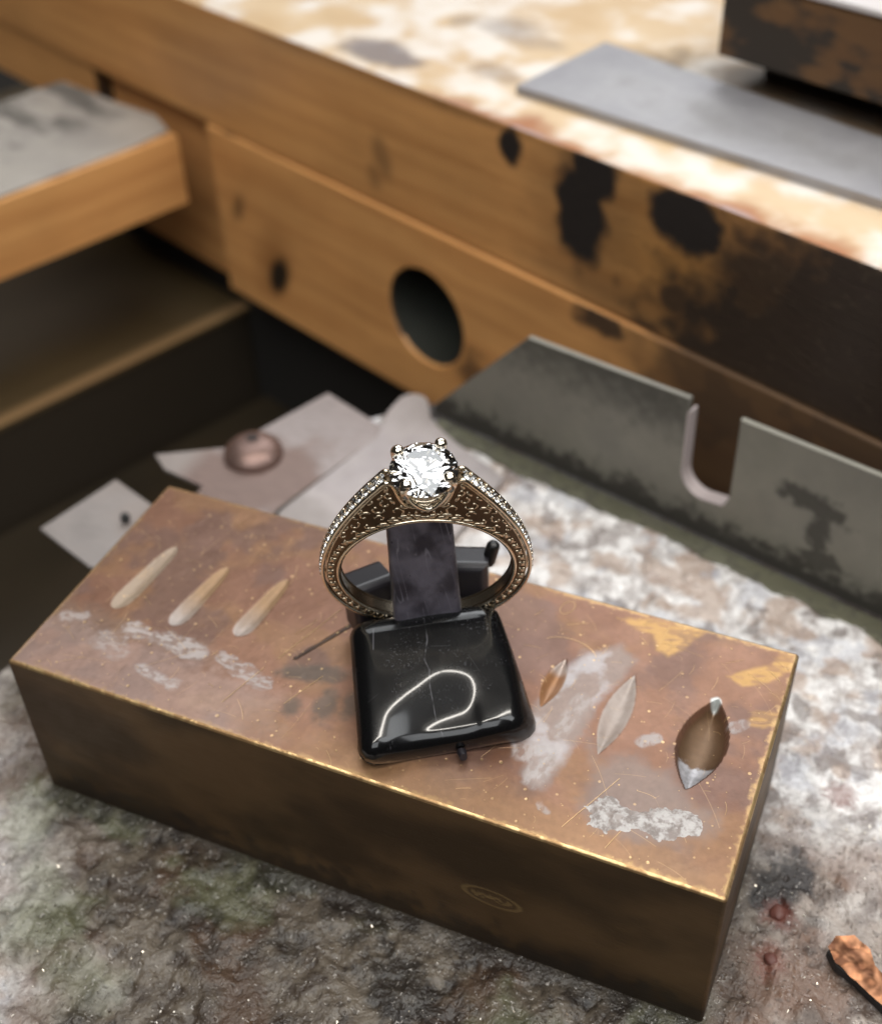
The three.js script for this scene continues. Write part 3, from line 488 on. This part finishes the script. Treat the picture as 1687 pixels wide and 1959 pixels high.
  for (const [cx, cz, a0] of [[bev, BW - bev, Math.PI / 2], [BL - bev, BW - bev, 0], [BL - bev, bev, -Math.PI / 2], [bev, bev, Math.PI]])
    parts.push(grid(4, 1, (a, b) => { const t = a0 + Math.PI / 2 * (1 - a); return { p: [cx + bev * Math.cos(t), mix(BH - bev, 0, b), cz + bev * Math.sin(t)], uv: [cx, mix(BH, 0, b)] }; }));
  parts.push(grid(1, 1, (a, b) => ({ p: [mix(0.1, BL - 0.1, 1 - a), 0, mix(0.1, BW - 0.1, b)], uv: [0, 0] })));
  part('body', mergeGeometries(parts), sideM, block);
  // worn rounded edge between the top and the sides
  const rim = [], P = (t) => { const per = [[bev, BW - bev, Math.PI / 2, Math.PI], [BL - bev, BW - bev, 0, Math.PI / 2]]; return per[t]; };
  const loop = []; for (const [cx, cz, a0] of [[BL - bev, BW - bev, 0], [bev, BW - bev, 90], [bev, bev, 180], [BL - bev, bev, 270]]) for (let i = 0; i <= 4; i++) { const a = THREE.MathUtils.degToRad(a0 + 22.5 * i); loop.push([cx, cz, Math.cos(a), Math.sin(a)]); }
  const dense = []; for (let i = 0; i < loop.length; i++) { const A = loop[i], B = loop[(i + 1) % loop.length], n = Math.max(1, Math.round(Math.hypot(A[0] - B[0], A[1] - B[1]) / 0.35)); for (let k = 0; k < n; k++) dense.push([0, 1, 2, 3].map((q) => mix(A[q], B[q], k / n))); }
  const rn = dense.length, rimGeo = grid(rn, 5, (a, b) => {
    const [cx, cz, dx, dz] = dense[Math.round(a * rn) % rn], t = (b * Math.PI) / 2, w = bev * (0.92 + 0.10 * (vn(cx * 1.1 + 9, cz * 1.1) - 0.5) * Math.sin(2 * t)), k = b > 0.99 || b < 0.01 ? bev : w;
    const x = cx + dx * k * Math.sin(t), z = cz + dz * k * Math.sin(t); return { p: [x, BH - bev + k * Math.cos(t) + (b < 0.01 ? height(x, z) : 0), z], uv: [x, z] };
  });
  const rimMaps = surfaceMaps(0, BL, 0, BW, 1024, 420, (x, z) => { const n = fbm(x * 1.2, z * 1.2, 4), n3 = fbm(x * 4, z * 4, 2), f1 = ss(0.4, 0.6, n); return { c: mix3([0.34, 0.21, 0.10], [0.60, 0.41, 0.20], f1), r: 0.44 - 0.10 * f1, m: 0.85, h: n3 }; });
  part('worn_edge', rimGeo, mapped(rimMaps, 0.00003), block);
  // lump of dried flux near the front edge
  const blob = [[52.3, 20.6], [53.6, 20.2], [55.2, 20.9], [57.2, 20.0], [59.6, 19.4], [61.0, 19.9], [60.9, 21.4], [59.4, 22.4], [58.2, 23.6], [56, 23.2], [54.2, 24.2], [52.7, 23.6], [52.0, 22.2]];
  const flux = (x, z) => { const n = fbm(x * 1.1, z * 1.1, 4), n3 = fbm(x * 3.2, z * 3.2, 2), d = polyDist(x, z, blob) + (n - 0.5) * 1.5; return 0.24 * ss(0.5, -1.2, d) * (0.4 + 1.2 * n) + 0.10 * (n3 - 0.5) * ss(0.5, -0.3, d) - 0.09; };
  const fluxMaps = surfaceMaps(51, 62, 18.5, 25, 384, 224, (x, z) => { const n = fbm(x * 2.2, z * 2.2, 4), n3 = fbm(x * 7, z * 7, 2); let c = mix3([0.20, 0.17, 0.155], [0.40, 0.375, 0.36], ss(0.3, 0.6, n * 0.8 + n3 * 0.2)); c = mix3(c, [0.22, 0.18, 0.16], 0.6 * ss(0.6, 0.75, fbm(x * 0.9 + 4, z * 0.9, 3))); return { c, r: 0.62 - 0.3 * ss(0.6, 0.8, n3), h: n3 }; });
  part('flux_crust', grid(150, 90, (a, b) => { const x = mix(51, 62, a), z = mix(18.5, 25, b); return { p: [x, BH + flux(x, z), z], uv: [x, z] }; }, (a, b) => flux(mix(51, 62, a), mix(18.5, 25, b)) > -0.07), mapped(fluxMaps, 0.00006), block, U, 'rough whitish lump of dried flux');
}

// ------------------------------------------------------------------ the ring holder: a moulded black plastic clip
{
  const clip = thing('ring_holder', 'glossy black plastic clip standing on the brass block and gripping the ring', 'ring holder', [39.98, 0, 20.52], Math.atan2(0.5578, 0.83));
  // local axes: x across, y up, z towards the front; face frame: u across, v up the slope, w off the face
  const A = THREE.MathUtils.degToRad(27.97), y0 = BH + 2.2, face = (u, v, w) => [u, y0 + v * Math.sin(A) + w * Math.cos(A), -v * Math.cos(A) + w * Math.sin(A)];
  const line = [[-7, -1.6], [-5.9, -0.5], [-5.34, 0.8], [-4.73, 1.98], [-3.35, 3.05], [-1.94, 3.82], [-0.51, 4.56], [0.59, 4.69], [1.83, 4.31], [2.38, 3.78], [2.48, 2.75], [2.14, 1.84], [1.47, 1.26], [0.35, 1.01], [-0.76, 0.8], [-1.67, 0.48], [-2.01, 0.24], [-1.86, -0.13], [-0.97, -0.4], [0.25, -0.69], [1.51, -0.77], [2.86, -0.44], [4.27, 0.18], [5.35, 0.9], [5.9, 2.6], [6.3, 6], [6.6, 11.5]];
  const smooth = curve(line.map(([a, b]) => [a, b, 0])).getPoints(110).map((p) => [p.x, p.y]);
  const under = [...smooth, [9, 11.5], [9, -6], [-9, -6]];
  // slope at which the face mirrors the tube lamp to a viewer in front: half way between the two directions
  const q = clip.worldToLocal.bind(clip); clip.updateMatrixWorld(true);
  const eye = q(camera.position.clone()).multiplyScalar(1 / U), lampP = q(TUBE.at.clone()).multiplyScalar(1 / U), elev = (p) => Math.atan2(p.y - y0 - 2, p.z + 3.5);
  const half = (elev(eye) + elev(lampP)) / 2, lean0 = Math.tan(half - (Math.PI / 2 - A));   // dh/dv on the line
  const K = 0.17, AMP = 0.10, slope = (u, v) => { const d = -polyDist(u, v, under); return -lean0 + AMP * Math.tanh((K / AMP) * d); };
  const dish = (u, v) => { let s = 0; const n = Math.max(4, Math.round(Math.abs(v - 4) / 0.12)), st = (v - 4) / n; for (let i = 0; i < n; i++) s += slope(u, 4 + (i + 0.5) * st) * st; return s; };
  // outline of the face
  const corner = (cx, cy, r, a0) => Array.from({ length: 9 }, (_, i) => { const a = a0 + (i / 8) * Math.PI / 2; return [cx + r * Math.cos(a), cy + r * Math.sin(a)]; });
  const R = 1.5, outl = [...corner(7.35 - R, -1.7 + R, R, -Math.PI / 2), ...corner(6.2 - R, 10.6 - R, R, 0), ...corner(-6.7 + R, 10.7 - R, R, Math.PI / 2), ...corner(-7.5 + R, -1.75 + R, R, Math.PI)];
  const ring = []; { const shape = new THREE.Shape(outl.map((p) => new THREE.Vector2(...p))); shape.closePath(); for (const p of shape.getSpacedPoints(260)) ring.push([p.x, p.y]); ring.pop(); }
  const C0 = [0.1, 4.7], N = ring.length, RR = 64, rad = 1.8, pos = [], uv = [], idx = [];
  const inset = (P, r) => [C0[0] + (P[0] - C0[0]) * r, C0[1] + (P[1] - C0[1]) * r];
  for (let j = 0; j <= RR; j++) for (let i = 0; i < N; i++) {
    const r = 1 - Math.pow(1 - j / RR, 1.6), [u, v] = inset(ring[i], r), d = -polyDist(u, v, ring.filter((_, k) => k % 4 === 0));
    const e = clamp(d, 0, rad), round = -(rad - Math.sqrt(Math.max(0, rad * rad - (rad - e) * (rad - e)))), w = round + dish(u, v) - 0.05 * Math.max(0, u - 3.6) ** 2;
    pos.push(...face(u, v, w)); uv.push(u, v);
  }
  const last = RR * N;
  for (let s = 1; s <= 8; s++) for (let i = 0; i < N; i++) {                       // walls down to the block
    const k = (last + i) * 3, t = s / 8, [x, y, z] = [pos[k], pos[k + 1], pos[k + 2]], flare = 0;
    const tuck = 0.75 * t * t; pos.push(x * (1 - 0.08 * tuck), mix(y, BH + 0.012, t), z + (z > -1 ? -tuck : 0.3 * tuck)); uv.push(ring[i][0], -3 - t * 3);
  }
  const wallIdx = [];
  for (let j = 0; j < RR + 8; j++) for (let i = 0; i < N; i++) { const idx2 = j < RR ? idx : wallIdx, a = j * N + i, b = j * N + ((i + 1) % N); idx2.push(a, a + N, b, b, a + N, b + N); }
  const g = new THREE.BufferGeometry(); g.setAttribute('position', new THREE.Float32BufferAttribute(pos, 3)); g.setAttribute('uv', new THREE.Float32BufferAttribute(uv, 2)); g.setIndex([...idx, ...wallIdx]); g.computeVertexNormals();
  const gw = g.clone(); g.setIndex(idx); gw.setIndex(wallIdx);
  const rs = rng(3), dust = Array.from({ length: 14 }, () => { const a = rs() * 6.28, l = 0.2 + rs() * 1.6, x = -6 + rs() * 12, y = rs() * 10; return [x, y, x + Math.cos(a) * l, y + Math.sin(a) * l, rs()]; });
  const crack = [[-0.38, 9.71], [-0.48, 7.68], [-1.04, 5.98], [-0.8, 5.0], [-1.0, 3.76], [-0.99, 0.71], [-0.7, -0.5]];
  const clipMaps = surfaceMaps(-8, 8, -7, 12, 768, 912, (u, v) => {
    let l = 0; for (const [a, b, c, d, o] of dust) l = Math.max(l, 0.3 * o * (1 - ss(0.008, 0.03, segDist(u, v, a, b, c, d))));
    let ck = 1e9; for (let i = 0; i < crack.length - 1; i++) ck = Math.min(ck, segDist(u, v, ...crack[i], ...crack[i + 1])); ck += (fbm(u * 3, v * 3, 2) - 0.5) * 0.12;
    l = Math.max(l, 0.75 * (1 - ss(0.01, 0.05, ck)) * ss(0.35, 0.6, fbm(u * 2 + 3, v * 1.3, 3)), 0.35 * ss(0.72, 0.95, vn(u * 9, v * 9)) * ss(0.5, 0.7, fbm(u * 0.6, v * 0.6, 3)), 0.8 * (1 - ss(0.02, 0.07, segDist(u, v, -4.7, 9.4, -5.0, 7.6))));
    const n = fbm(u * 0.8, v * 0.8, 4);
    return { c: mix3([0.003, 0.003, 0.0035], [0.08, 0.078, 0.085], l), r: 0.22 + 0.08 * n + 0.2 * l, h: 0.5 };
  });
  const black = mapped(clipMaps, 0, { ior: 1.5, specularIntensity: 0.34, clearcoat: 0.62, clearcoatRoughness: 0.09 });
  const matt = plain(0.014, 0.012, 0.015, 0.36, 0, { clearcoat: 0.25, clearcoatRoughness: 0.2 });
  part('body', g, black, clip);
  part('side_wall', gw, plain(0.003, 0.003, 0.003, 0.5, 0, { specularIntensity: 0.35 }), clip);
  part('moulding_nub', new THREE.CylinderGeometry(0.32, 0.42, 0.8, 12).rotateX(1.25).translate(0.65, BH + 0.62, 1.6), matt, clip, U, 'small rough stub left by the mould at the front edge');
  // tongue that passes through the ring
  const tg = plate([[-3.0, -3], [2.85, -3], [2.6, 8], [2.4, 11.5], [-2.6, 11.5], [-2.8, 8]], 1.6, 0.5, [], 5);
  tg.translate(0, 0, -1.5).rotateX(-0.23).translate(0.15, BH + 6.4, -9.55);
  const tongueMaps = surfaceMaps(-4, 4, 12, 40, 256, 512, (x, y) => { const n = fbm(x * 0.5, y * 0.5, 4), n3 = fbm(x * 2.5, y * 2.5, 3); return { c: mix3(mix3([0.020, 0.017, 0.022], [0.085, 0.076, 0.092], ss(0.3, 0.8, n)), [0.14, 0.13, 0.15], 0.6 * (1 - ss(0.015, 0.05, Math.abs(vn(x * 2.2 + y * 0.35, y * 0.22 + 3) - 0.5))) * ss(0.45, 0.6, fbm(x, y * 0.7, 3))), r: 0.24 + 0.22 * n3, h: n3 }; });
  part('tongue', planarUV(tg), mapped(tongueMaps, 0.00006), clip);
  // base behind the slot and two curled jaws
  part('base', box(-5.6, 5.9, BH + 0.012, BH + 1.6, -19.2, -9.5, 0.3), matt, clip);
  const jaw = (w, h, d) => plate(rect(-w, w, 0, h), 2 * d, 0.75, [], 5).translate(0, 0, -d);
  part('jaw', jaw(1.9, 5.0, 1.7).rotateX(-0.12).rotateY(0.3).translate(-4.3, BH + 1.4, -14.2), matt, clip);
  part('jaw', jaw(2.1, 5.6, 1.7).rotateX(-0.12).rotateY(-0.25).translate(4.1, BH + 1.4, -14.2), matt, clip);
  part('jaw_end', new THREE.CapsuleGeometry(0.6, 1.6, 6, 14).rotateZ(-0.25).translate(6.5, BH + 7.0, -14.4), plain(0.008, 0.008, 0.008, 0.3), clip, U, 'rounded black end of the jaw');
}
{
  const c = thing('wax_crumb', 'tiny pale wax crumb on the brass block seen through the ring', 'crumb', [30.6, BH, 1.6]);
  part('crumb', new THREE.IcosahedronGeometry(0.9, 3).scale(1.3, 0.55, 0.7).rotateY(0.4).translate(0, 0.42, 0), plain(0.72, 0.68, 0.52, 0.5), c);
}

// ------------------------------------------------------------------ the ring
{
  const ringT = thing('diamond_ring', 'engraved white gold engagement ring with one large round diamond, held upright by the black clip', 'ring', [34.6, 28.6, 12.2]);
  const yaw = THREE.MathUtils.degToRad(25.6), lean = THREE.MathUtils.degToRad(14), roll = THREE.MathUtils.degToRad(-0.7);
  {
    const n = V3(Math.sin(yaw), 0, Math.cos(yaw)), x = V3(Math.cos(yaw), 0, -Math.sin(yaw)), up = V3(0, 1, 0);
    const w = up.clone().multiplyScalar(Math.cos(lean)).addScaledVector(n, Math.sin(lean)), n2 = n.clone().multiplyScalar(Math.cos(lean)).addScaledVector(up, -Math.sin(lean));
    const x2 = x.clone().multiplyScalar(Math.cos(roll)).addScaledVector(w, Math.sin(roll)), w2 = w.clone().multiplyScalar(Math.cos(roll)).addScaledVector(x, -Math.sin(roll));
    ringT.quaternion.setFromRotationMatrix(new THREE.Matrix4().makeBasis(x2, w2, n2));
  }
  const goldMaps = surfaceMaps(0, 8, 0, 8, 256, 256, (x, y) => { const n = fbm(x * 1.5, y * 1.5, 4), s = fbm(x * 9, y * 2, 2); return { c: mix3([0.66, 0.56, 0.43], [0.78, 0.69, 0.56], n), r: 0.13 + 0.16 * n + 0.06 * s, m: 1, h: s }; });
  const metal = plain(0.84, 0.73, 0.56, 0.16, 1), bright = plain(0.90, 0.81, 0.67, 0.11, 1), shade = plain(0.15, 0.108, 0.07, 0.34, 1), carved = plain(0.68, 0.57, 0.42, 0.2, 1);  // one gold throughout; shade is its copy darkened to paint the recesses
  const gem = new THREE.MeshPhysicalMaterial({ color: 0xffffff, roughness: 0, transmission: 1, ior: 2.42, thickness: 1 });
  const pave = new THREE.MeshPhysicalMaterial({ color: 0xffffff, roughness: 0.01, transmission: 1, ior: 1.85, thickness: 1 });
  // side outline of the shank: half of it, from the middle of the bridge round to the foot
  const half = [[0, 10.75], [0.9, 10.8], [1.7, 11.1], [2.25, 12.0], [2.7, 13.6], [3.0, 14.35], [3.4, 14.62], [4.4, 13.5], [5.7, 11.8], [7.05, 9.75], [8.4, 7.25], [9.4, 4.7], [10.0, 2.2], [10.15, 0]];
  for (let a = -8; a >= -90; a -= 6) { const t = THREE.MathUtils.degToRad(a), r = 10.15 - 0.25 * Math.sin((-a * Math.PI) / 180); half.push([r * Math.cos(t), r * Math.sin(t)]); }
  half.push([0, -9.9]);
  const sunk = half.map(([x, y], i) => { const l = Math.hypot(x, y), k = i >= 6 && i <= 14 ? (l - 0.5) / l : i === 5 ? (l - 0.25) / l : 1; return [x * k, y * k]; });
  const outline = [...sunk.slice(0, -1), ...sunk.slice(1).reverse().map(([x, y]) => [-x, y])];
  const ZC = 0.3, ZH = 0.68;                        // middle and half width of the band
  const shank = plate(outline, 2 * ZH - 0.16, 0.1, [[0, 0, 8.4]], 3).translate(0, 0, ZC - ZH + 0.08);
  part('shank', shank, shade, ringT, MM, 'engraved side of the band, coloured dark for recess shade');
  // raised rims along the outer and inner edges, front and back
  const rims = [];
  for (const z of [ZC - ZH, ZC + ZH]) {
    rims.push(tube(Array.from({ length: 72 }, (_, i) => { const a = (i / 72) * Math.PI * 2; return [8.58 * Math.cos(a), 8.58 * Math.sin(a), z]; }), 0.2, 160, 8, true));
    for (const s of [1, -1]) { rims.push(tube(half.slice(5).map(([x, y], i) => { const l = Math.hypot(x, y); return [s * x * (l - 0.12) / l, y * (l - 0.12) / l, z]; }), 0.22, 120, 8)); rims.push(tube(half.slice(0, 7).map(([x, y]) => [s * x * 0.99, y - 0.1, z]), 0.16, 40, 8)); }
  }
  part('rim', join(rims), metal, ringT, MM);
  // second fine line inside the outer rim (front)
  const fine = []; for (const s of [1, -1]) for (const z of [ZC + ZH, ZC - ZH]) fine.push(tube(half.slice(6).map(([x, y]) => { const l = Math.hypot(x, y), k = (l - 0.52) / l; return [s * x * k, y * k, z]; }), 0.085, 110, 6));
  part('inner_lining', new THREE.CylinderGeometry(8.38, 8.38, 2 * ZH + 0.2, 128, 1, true).rotateX(Math.PI / 2).translate(0, 0, ZC), new THREE.MeshPhysicalMaterial({ color: new THREE.Color().setRGB(0.66, 0.56, 0.43), metalness: 1, roughness: 0.2, side: THREE.DoubleSide }), ringT, MM, 'smooth inside of the band');
  part('rim_line', join(fine), metal, ringT, MM);
  // engraved scrolls and leaves on the side
  const scrolls = [], rr = rng(21);
  const spiral = (x, y, r, a0, dir, z) => { const pts = []; for (let i = 0; i <= 12; i++) { const t = i / 12, a = a0 + dir * t * 4.6, q = r * (1 - 0.78 * t); pts.push([x + q * Math.cos(a), y + q * Math.sin(a), z + 0.03 * t]); } return taperTube(curve(pts), (t) => 0.15 * (1 - 0.4 * t), 26, 6); };
  const leaf = (x, y, len, a, z) => { const g2 = new THREE.SphereGeometry(1, 10, 8).scale(len / 2, len * 0.23, 0.17); return g2.rotateZ(a).translate(x, y, z); };
  for (const z of [ZC + ZH - 0.07, ZC - ZH + 0.07]) for (const s of [1, -1]) {
    const sp = (x, y, r, a, d) => scrolls.push(spiral(s * x, y, r, s > 0 ? a : Math.PI - a, s * d, z));
    sp(1.3, 9.75, 0.55, 2.6, 1); sp(2.6, 10.1, 0.72, 3.9, -1); sp(3.2, 12.6, 0.55, 4.2, 1); sp(3.5, 11.3, 0.6, 1.2, -1); sp(4.35, 10.6, 0.75, 3.4, 1); sp(4.1, 9.1, 0.55, 0.3, 1); sp(5.5, 9.5, 0.68, 2.4, -1); sp(5.3, 8.0, 0.42, 4, 1); sp(6.6, 8.2, 0.62, 2.2, 1); sp(6.7, 6.95, 0.4, 4, -1); sp(7.6, 6.6, 0.5, 1.9, -1); sp(0.3, 10.0, 0.3, 1, 1);
    for (const [x, y, l, a] of [[1.9, 10.7, 0.9, 0.6], [0.7, 9.25, 0.9, 0.1], [2.0, 9.2, 1.1, -0.2], [3.1, 8.9, 1.0, -0.5], [2.9, 11.6, 0.9, 1.2], [3.4, 13.4, 0.9, 1.9], [4.0, 12.3, 0.9, 2.2], [4.9, 11.5, 0.8, 2.3], [5.9, 10.2, 0.8, 2.2], [6.4, 9.3, 0.7, 0.6], [7.3, 7.7, 0.8, 2.1]]) scrolls.push(leaf(s * x, y, l, s > 0 ? a : Math.PI - a, z));
    for (let a = 88; a > 34; a -= 8) { const t = THREE.MathUtils.degToRad(a), q = 8.98; scrolls.push(leaf(s * q * Math.cos(t), q * Math.sin(t), 1.25, s > 0 ? t + Math.PI / 2 + 0.25 : Math.PI - (t + Math.PI / 2 + 0.25), z + 0.02)); }
    for (let a = 36; a > -92; a -= 6.5) {             // lozenges round the lower band
      const t = THREE.MathUtils.degToRad(a), r = 9.28; for (const k of [-1, 1]) { const tilt = t + Math.PI / 2 + k * 0.75; scrolls.push(leaf(s * r * Math.cos(t), r * Math.sin(t), 0.95, s > 0 ? tilt : Math.PI - tilt, z)); }
    }
  }
  part('engraving', join(scrolls), carved, ringT, MM, 'raised scrolls and lozenges engraved on the side of the band');
  // stones along both shoulders, set between two rails
  const brilliant = (R, table = 0.55, crown = 34.5, pav = 40.8) => {
    const tC = Math.tan(THREE.MathUtils.degToRad(crown)), tP = Math.tan(THREE.MathUtils.degToRad(pav)), hT = (1 - table) * tC, gh = 0.02, rM = 0.79, rL = 0.24, cs = Math.cos(Math.PI / 8);
    const at = (r, deg, y) => V3(r * Math.cos(THREE.MathUtils.degToRad(deg)), y, r * Math.sin(THREE.MathUtils.degToRad(deg))).multiplyScalar(R), tri = [];
    const T = (k) => at(table, 45 * k, hT + gh), Mm = (k) => at(rM, 45 * k + 22.5, (1 - rM * cs) * tC + gh), Gu = (j) => at(1, 22.5 * j, gh), Gl = (j) => at(1, 22.5 * j, -gh), Lw = (k) => at(rL, 45 * k + 22.5, -(1 - rL * cs) * tP - gh), cul = V3(0, (-tP - gh) * R, 0), top = V3(0, (hT + gh) * R, 0);
    const add = (a, b, c) => { const n = b.clone().sub(a).cross(c.clone().sub(a)), m = a.clone().add(b).add(c); if (n.dot(m) < 0) tri.push(a, c, b); else tri.push(a, b, c); };
    for (let k = 0; k < 8; k++) {
      add(top, T(k), T(k + 1)); add(T(k), T(k + 1), Mm(k)); add(T(k), Mm(k), Gu(2 * k)); add(T(k), Mm(k - 1), Gu(2 * k)); add(Mm(k), Gu(2 * k), Gu(2 * k + 1)); add(Mm(k), Gu(2 * k + 1), Gu(2 * k + 2));
      add(cul, Lw(k), Gl(2 * k)); add(cul, Lw(k - 1), Gl(2 * k)); add(Lw(k), Gl(2 * k), Gl(2 * k + 1)); add(Lw(k), Gl(2 * k + 1), Gl(2 * k + 2));
      for (const j of [2 * k, 2 * k + 1]) { add(Gu(j), Gl(j), Gu(j + 1)); add(Gl(j), Gl(j + 1), Gu(j + 1)); }
    }
    const g2 = new THREE.BufferGeometry().setFromPoints(tri); g2.computeVertexNormals();
    return g2;
  };
  const small = brilliant(0.54, 0.56, 34, 38), beads = [];
  for (const s of [1, -1]) {
    part('channel', grid(120, 1, (a, b) => { const k = 6 + a * 7.6, i = Math.floor(k), f = k - i, l = (q) => { const [x, y] = half[q], h = Math.hypot(x, y); return [x * (h - 0.47) / h, y * (h - 0.47) / h]; }, A = l(i), B = l(i + 1); return { p: [s * mix(A[0], B[0], f), mix(A[1], B[1], f), ZC + (b - 0.5) * 1.22 * -s] }; }), bright, ringT, MM, 'bright metal channel under the row of small stones');
    const path = curve(half.slice(6, 15).map(([x, y]) => [s * x, y, ZC])), len = path.getLength(), n = 15;
    for (let i = 0; i < n; i++) {
      const u = (0.62 + i * 1.1) / len; if (u > 0.985) break;
      const p = path.getPointAt(u), t = path.getTangentAt(u), out = s > 0 ? V3(-t.y, t.x, 0) : V3(t.y, -t.x, 0);
      if (out.dot(p) < 0) out.negate();
      const st = part('accent_stone', small, pave, ringT, MM); st.position.copy(p.clone().addScaledVector(out, 0.06)).multiplyScalar(MM); st.quaternion.setFromUnitVectors(V3(0, 1, 0), out); st.rotateY(i * 0.7);
      for (const z of [-0.42, 0.42]) { const q2 = path.getPointAt(Math.min(1, u + 0.55 / len)).addScaledVector(out, 0.1); beads.push(new THREE.SphereGeometry(0.13, 10, 8).translate(q2.x, q2.y, ZC + z)); }
    }
  }
  part('setting_beads', join(beads), bright, ringT, MM);
  // the head: four prongs, a scalloped cup, the diamond
  const RD = 3.08, GY = 14.95, head = part('head', join([new THREE.TorusGeometry(1.15, 0.26, 10, 40).rotateX(Math.PI / 2).translate(0, 11.15, 0), new THREE.TorusGeometry(2.1, 0.2, 10, 48).rotateX(Math.PI / 2).translate(0, 13.0, 0)]), metal, ringT, MM);
  const az = (k) => THREE.MathUtils.degToRad(36 + 90 * k), cups = [];
  for (let k = 0; k < 4; k++) {
    const c = Math.cos(az(k)), s = Math.sin(az(k)), P = (r, y) => [r * c, y, r * s];
    part('prong', taperTube(curve([P(1.0, 10.7), P(1.5, 11.9), P(2.25, 13.3), P(2.95, 14.5), P(3.12, 15.1), P(2.95, 15.62), P(2.62, 15.82)]), (t) => 0.40 - 0.05 * t + 0.10 * ss(0.82, 0.95, t), 40, 12), bright, head, MM);
    const tip = part('prong_tip', new THREE.SphereGeometry(0.54, 16, 12).scale(1, 0.85, 1).translate(2.72 * c, 15.82, 2.72 * s), bright, head, MM); tip.name = 'prong_tip';
    const m = [], a0 = az(k), a1 = az(k + 1); for (let i = 0; i <= 10; i++) { const t = i / 10, a = mix(a0, a1, t), dip = Math.sin(t * Math.PI); m.push([mix(2.85, 2.2, dip) * Math.cos(a), mix(14.35, 12.0, Math.pow(dip, 0.8)), mix(2.85, 2.2, dip) * Math.sin(a)]); } cups.push(tube(m, 0.24, 30, 8));
  }
  part('scalloped_cup', join(cups), bright, head, MM, 'curved metal scallops under the diamond');
  part('diamond', brilliant(RD).rotateY(0.2).translate(0, GY, 0), gem, head, MM, 'large round brilliant cut diamond');
}

// ------------------------------------------------------------------ scrap of copper at the front
{
  const s = thing('copper_scrap', 'shiny copper scrap with its shaded side painted black, lying on the soldering board', 'copper scrap', [74.2, 0.1, 17.2], -0.1);
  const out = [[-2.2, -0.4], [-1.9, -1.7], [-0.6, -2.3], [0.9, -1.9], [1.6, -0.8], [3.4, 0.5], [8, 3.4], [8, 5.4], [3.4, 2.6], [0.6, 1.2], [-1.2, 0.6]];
  const cm = surfaceMaps(-3, 9, -3, 6, 192, 144, (x, y) => { const n = fbm(x * 0.8, y * 0.8, 3); return { c: mix3([0.12, 0.052, 0.028], [0.42, 0.20, 0.105], ss(0.3, 0.7, n)), r: 0.30 + 0.2 * n, m: 0.95, h: n }; });
  const top = grid(200, 150, (a, b) => { const x = mix(-2.5, 8.2, a), z = mix(-2.6, 5.6, b); return { p: [x, 1.15 + 0.9 * (fbm(x * 0.6 + 3, z * 0.6, 2) - 0.5) - 0.14 * z, z], uv: [x, z] }; }, (a, b) => polyDist(mix(-2.5, 8.2, a), mix(-2.6, 5.6, b), out) < 0.03);
  part('body', lying(out, -0.3, 1.0, 0.2), plain(0.012, 0.01, 0.01, 0.6), s, U, 'body painted black for its shaded side');  // black colour stands for the side in shadow
  part('copper_top', top, mapped(cm, 0, { side: THREE.DoubleSide }), s);
}

// ------------------------------------------------------------------ small bits on the soldering board
for (const [x, z, r0, label] of [[67.5, 13.6, 0.62, 'dark red glassy bead beside the charred patch near the brass block'], [67.9, 18.4, 0.5, 'small reddish bead of melted flux between the block and the copper scrap']]) {
  const black = label.startsWith('black'), t = thing('flux_bead', label, 'flux bead', [x, boardHeight(x, z), z], x * 3);
  const g = new THREE.IcosahedronGeometry(r0, 4), p = g.attributes.position; for (let i = 0; i < p.count; i++) { const k = 0.8 + 0.4 * vn(p.getX(i) * 2.2 + 20 + x, p.getZ(i) * 2.2 + p.getY(i) * 1.7 + 20); p.setXYZ(i, p.getX(i) * k * 1.2, p.getY(i) * k * 0.62 + r0 * 0.1, p.getZ(i) * k); }
  g.deleteAttribute('normal'); g.deleteAttribute('uv'); const w2 = mergeVertices(g, r0 * 1e-4); w2.computeVertexNormals();
  part('bead', w2, black ? plain(0.014, 0.012, 0.012, 0.3) : plain(0.10, 0.032, 0.022, 0.55), t);
}
{
  const q = rng(91), list = [];
  for (let i = 0; i < 1300; i++) {
    const x = -12 + q() * 92, z = -34 + q() * 84; if (x > -1 && x < BL + 1 && z > -1 && z < BW + 1 || x < 10 && z < 0 || z < plateZ(x) + 6) continue;
    const l = 0.07 + q() * q() * 0.36, g = new THREE.BoxGeometry(l, 0.05 + q() * 0.07, 0.05 + q() * 0.09); g.rotateZ((q() - 0.5) * 1.2); g.rotateY(q() * 6.3); g.translate(x, boardHeight(x, z) + 0.04, z); list.push(g);
  }
  const f = new THREE.Mesh(join(list).scale(U, U, U), plain(0.55, 0.50, 0.43, 0.3, 1));  // slivers added to give the board glints
  f.name = 'metal_filings'; f.castShadow = f.receiveShadow = true; f.userData = { kind: 'stuff', label: 'tiny bright metal filings added for glints over the soldering board', category: 'metal filings' };
  scene.add(f);
}

renderer.render(scene, camera);
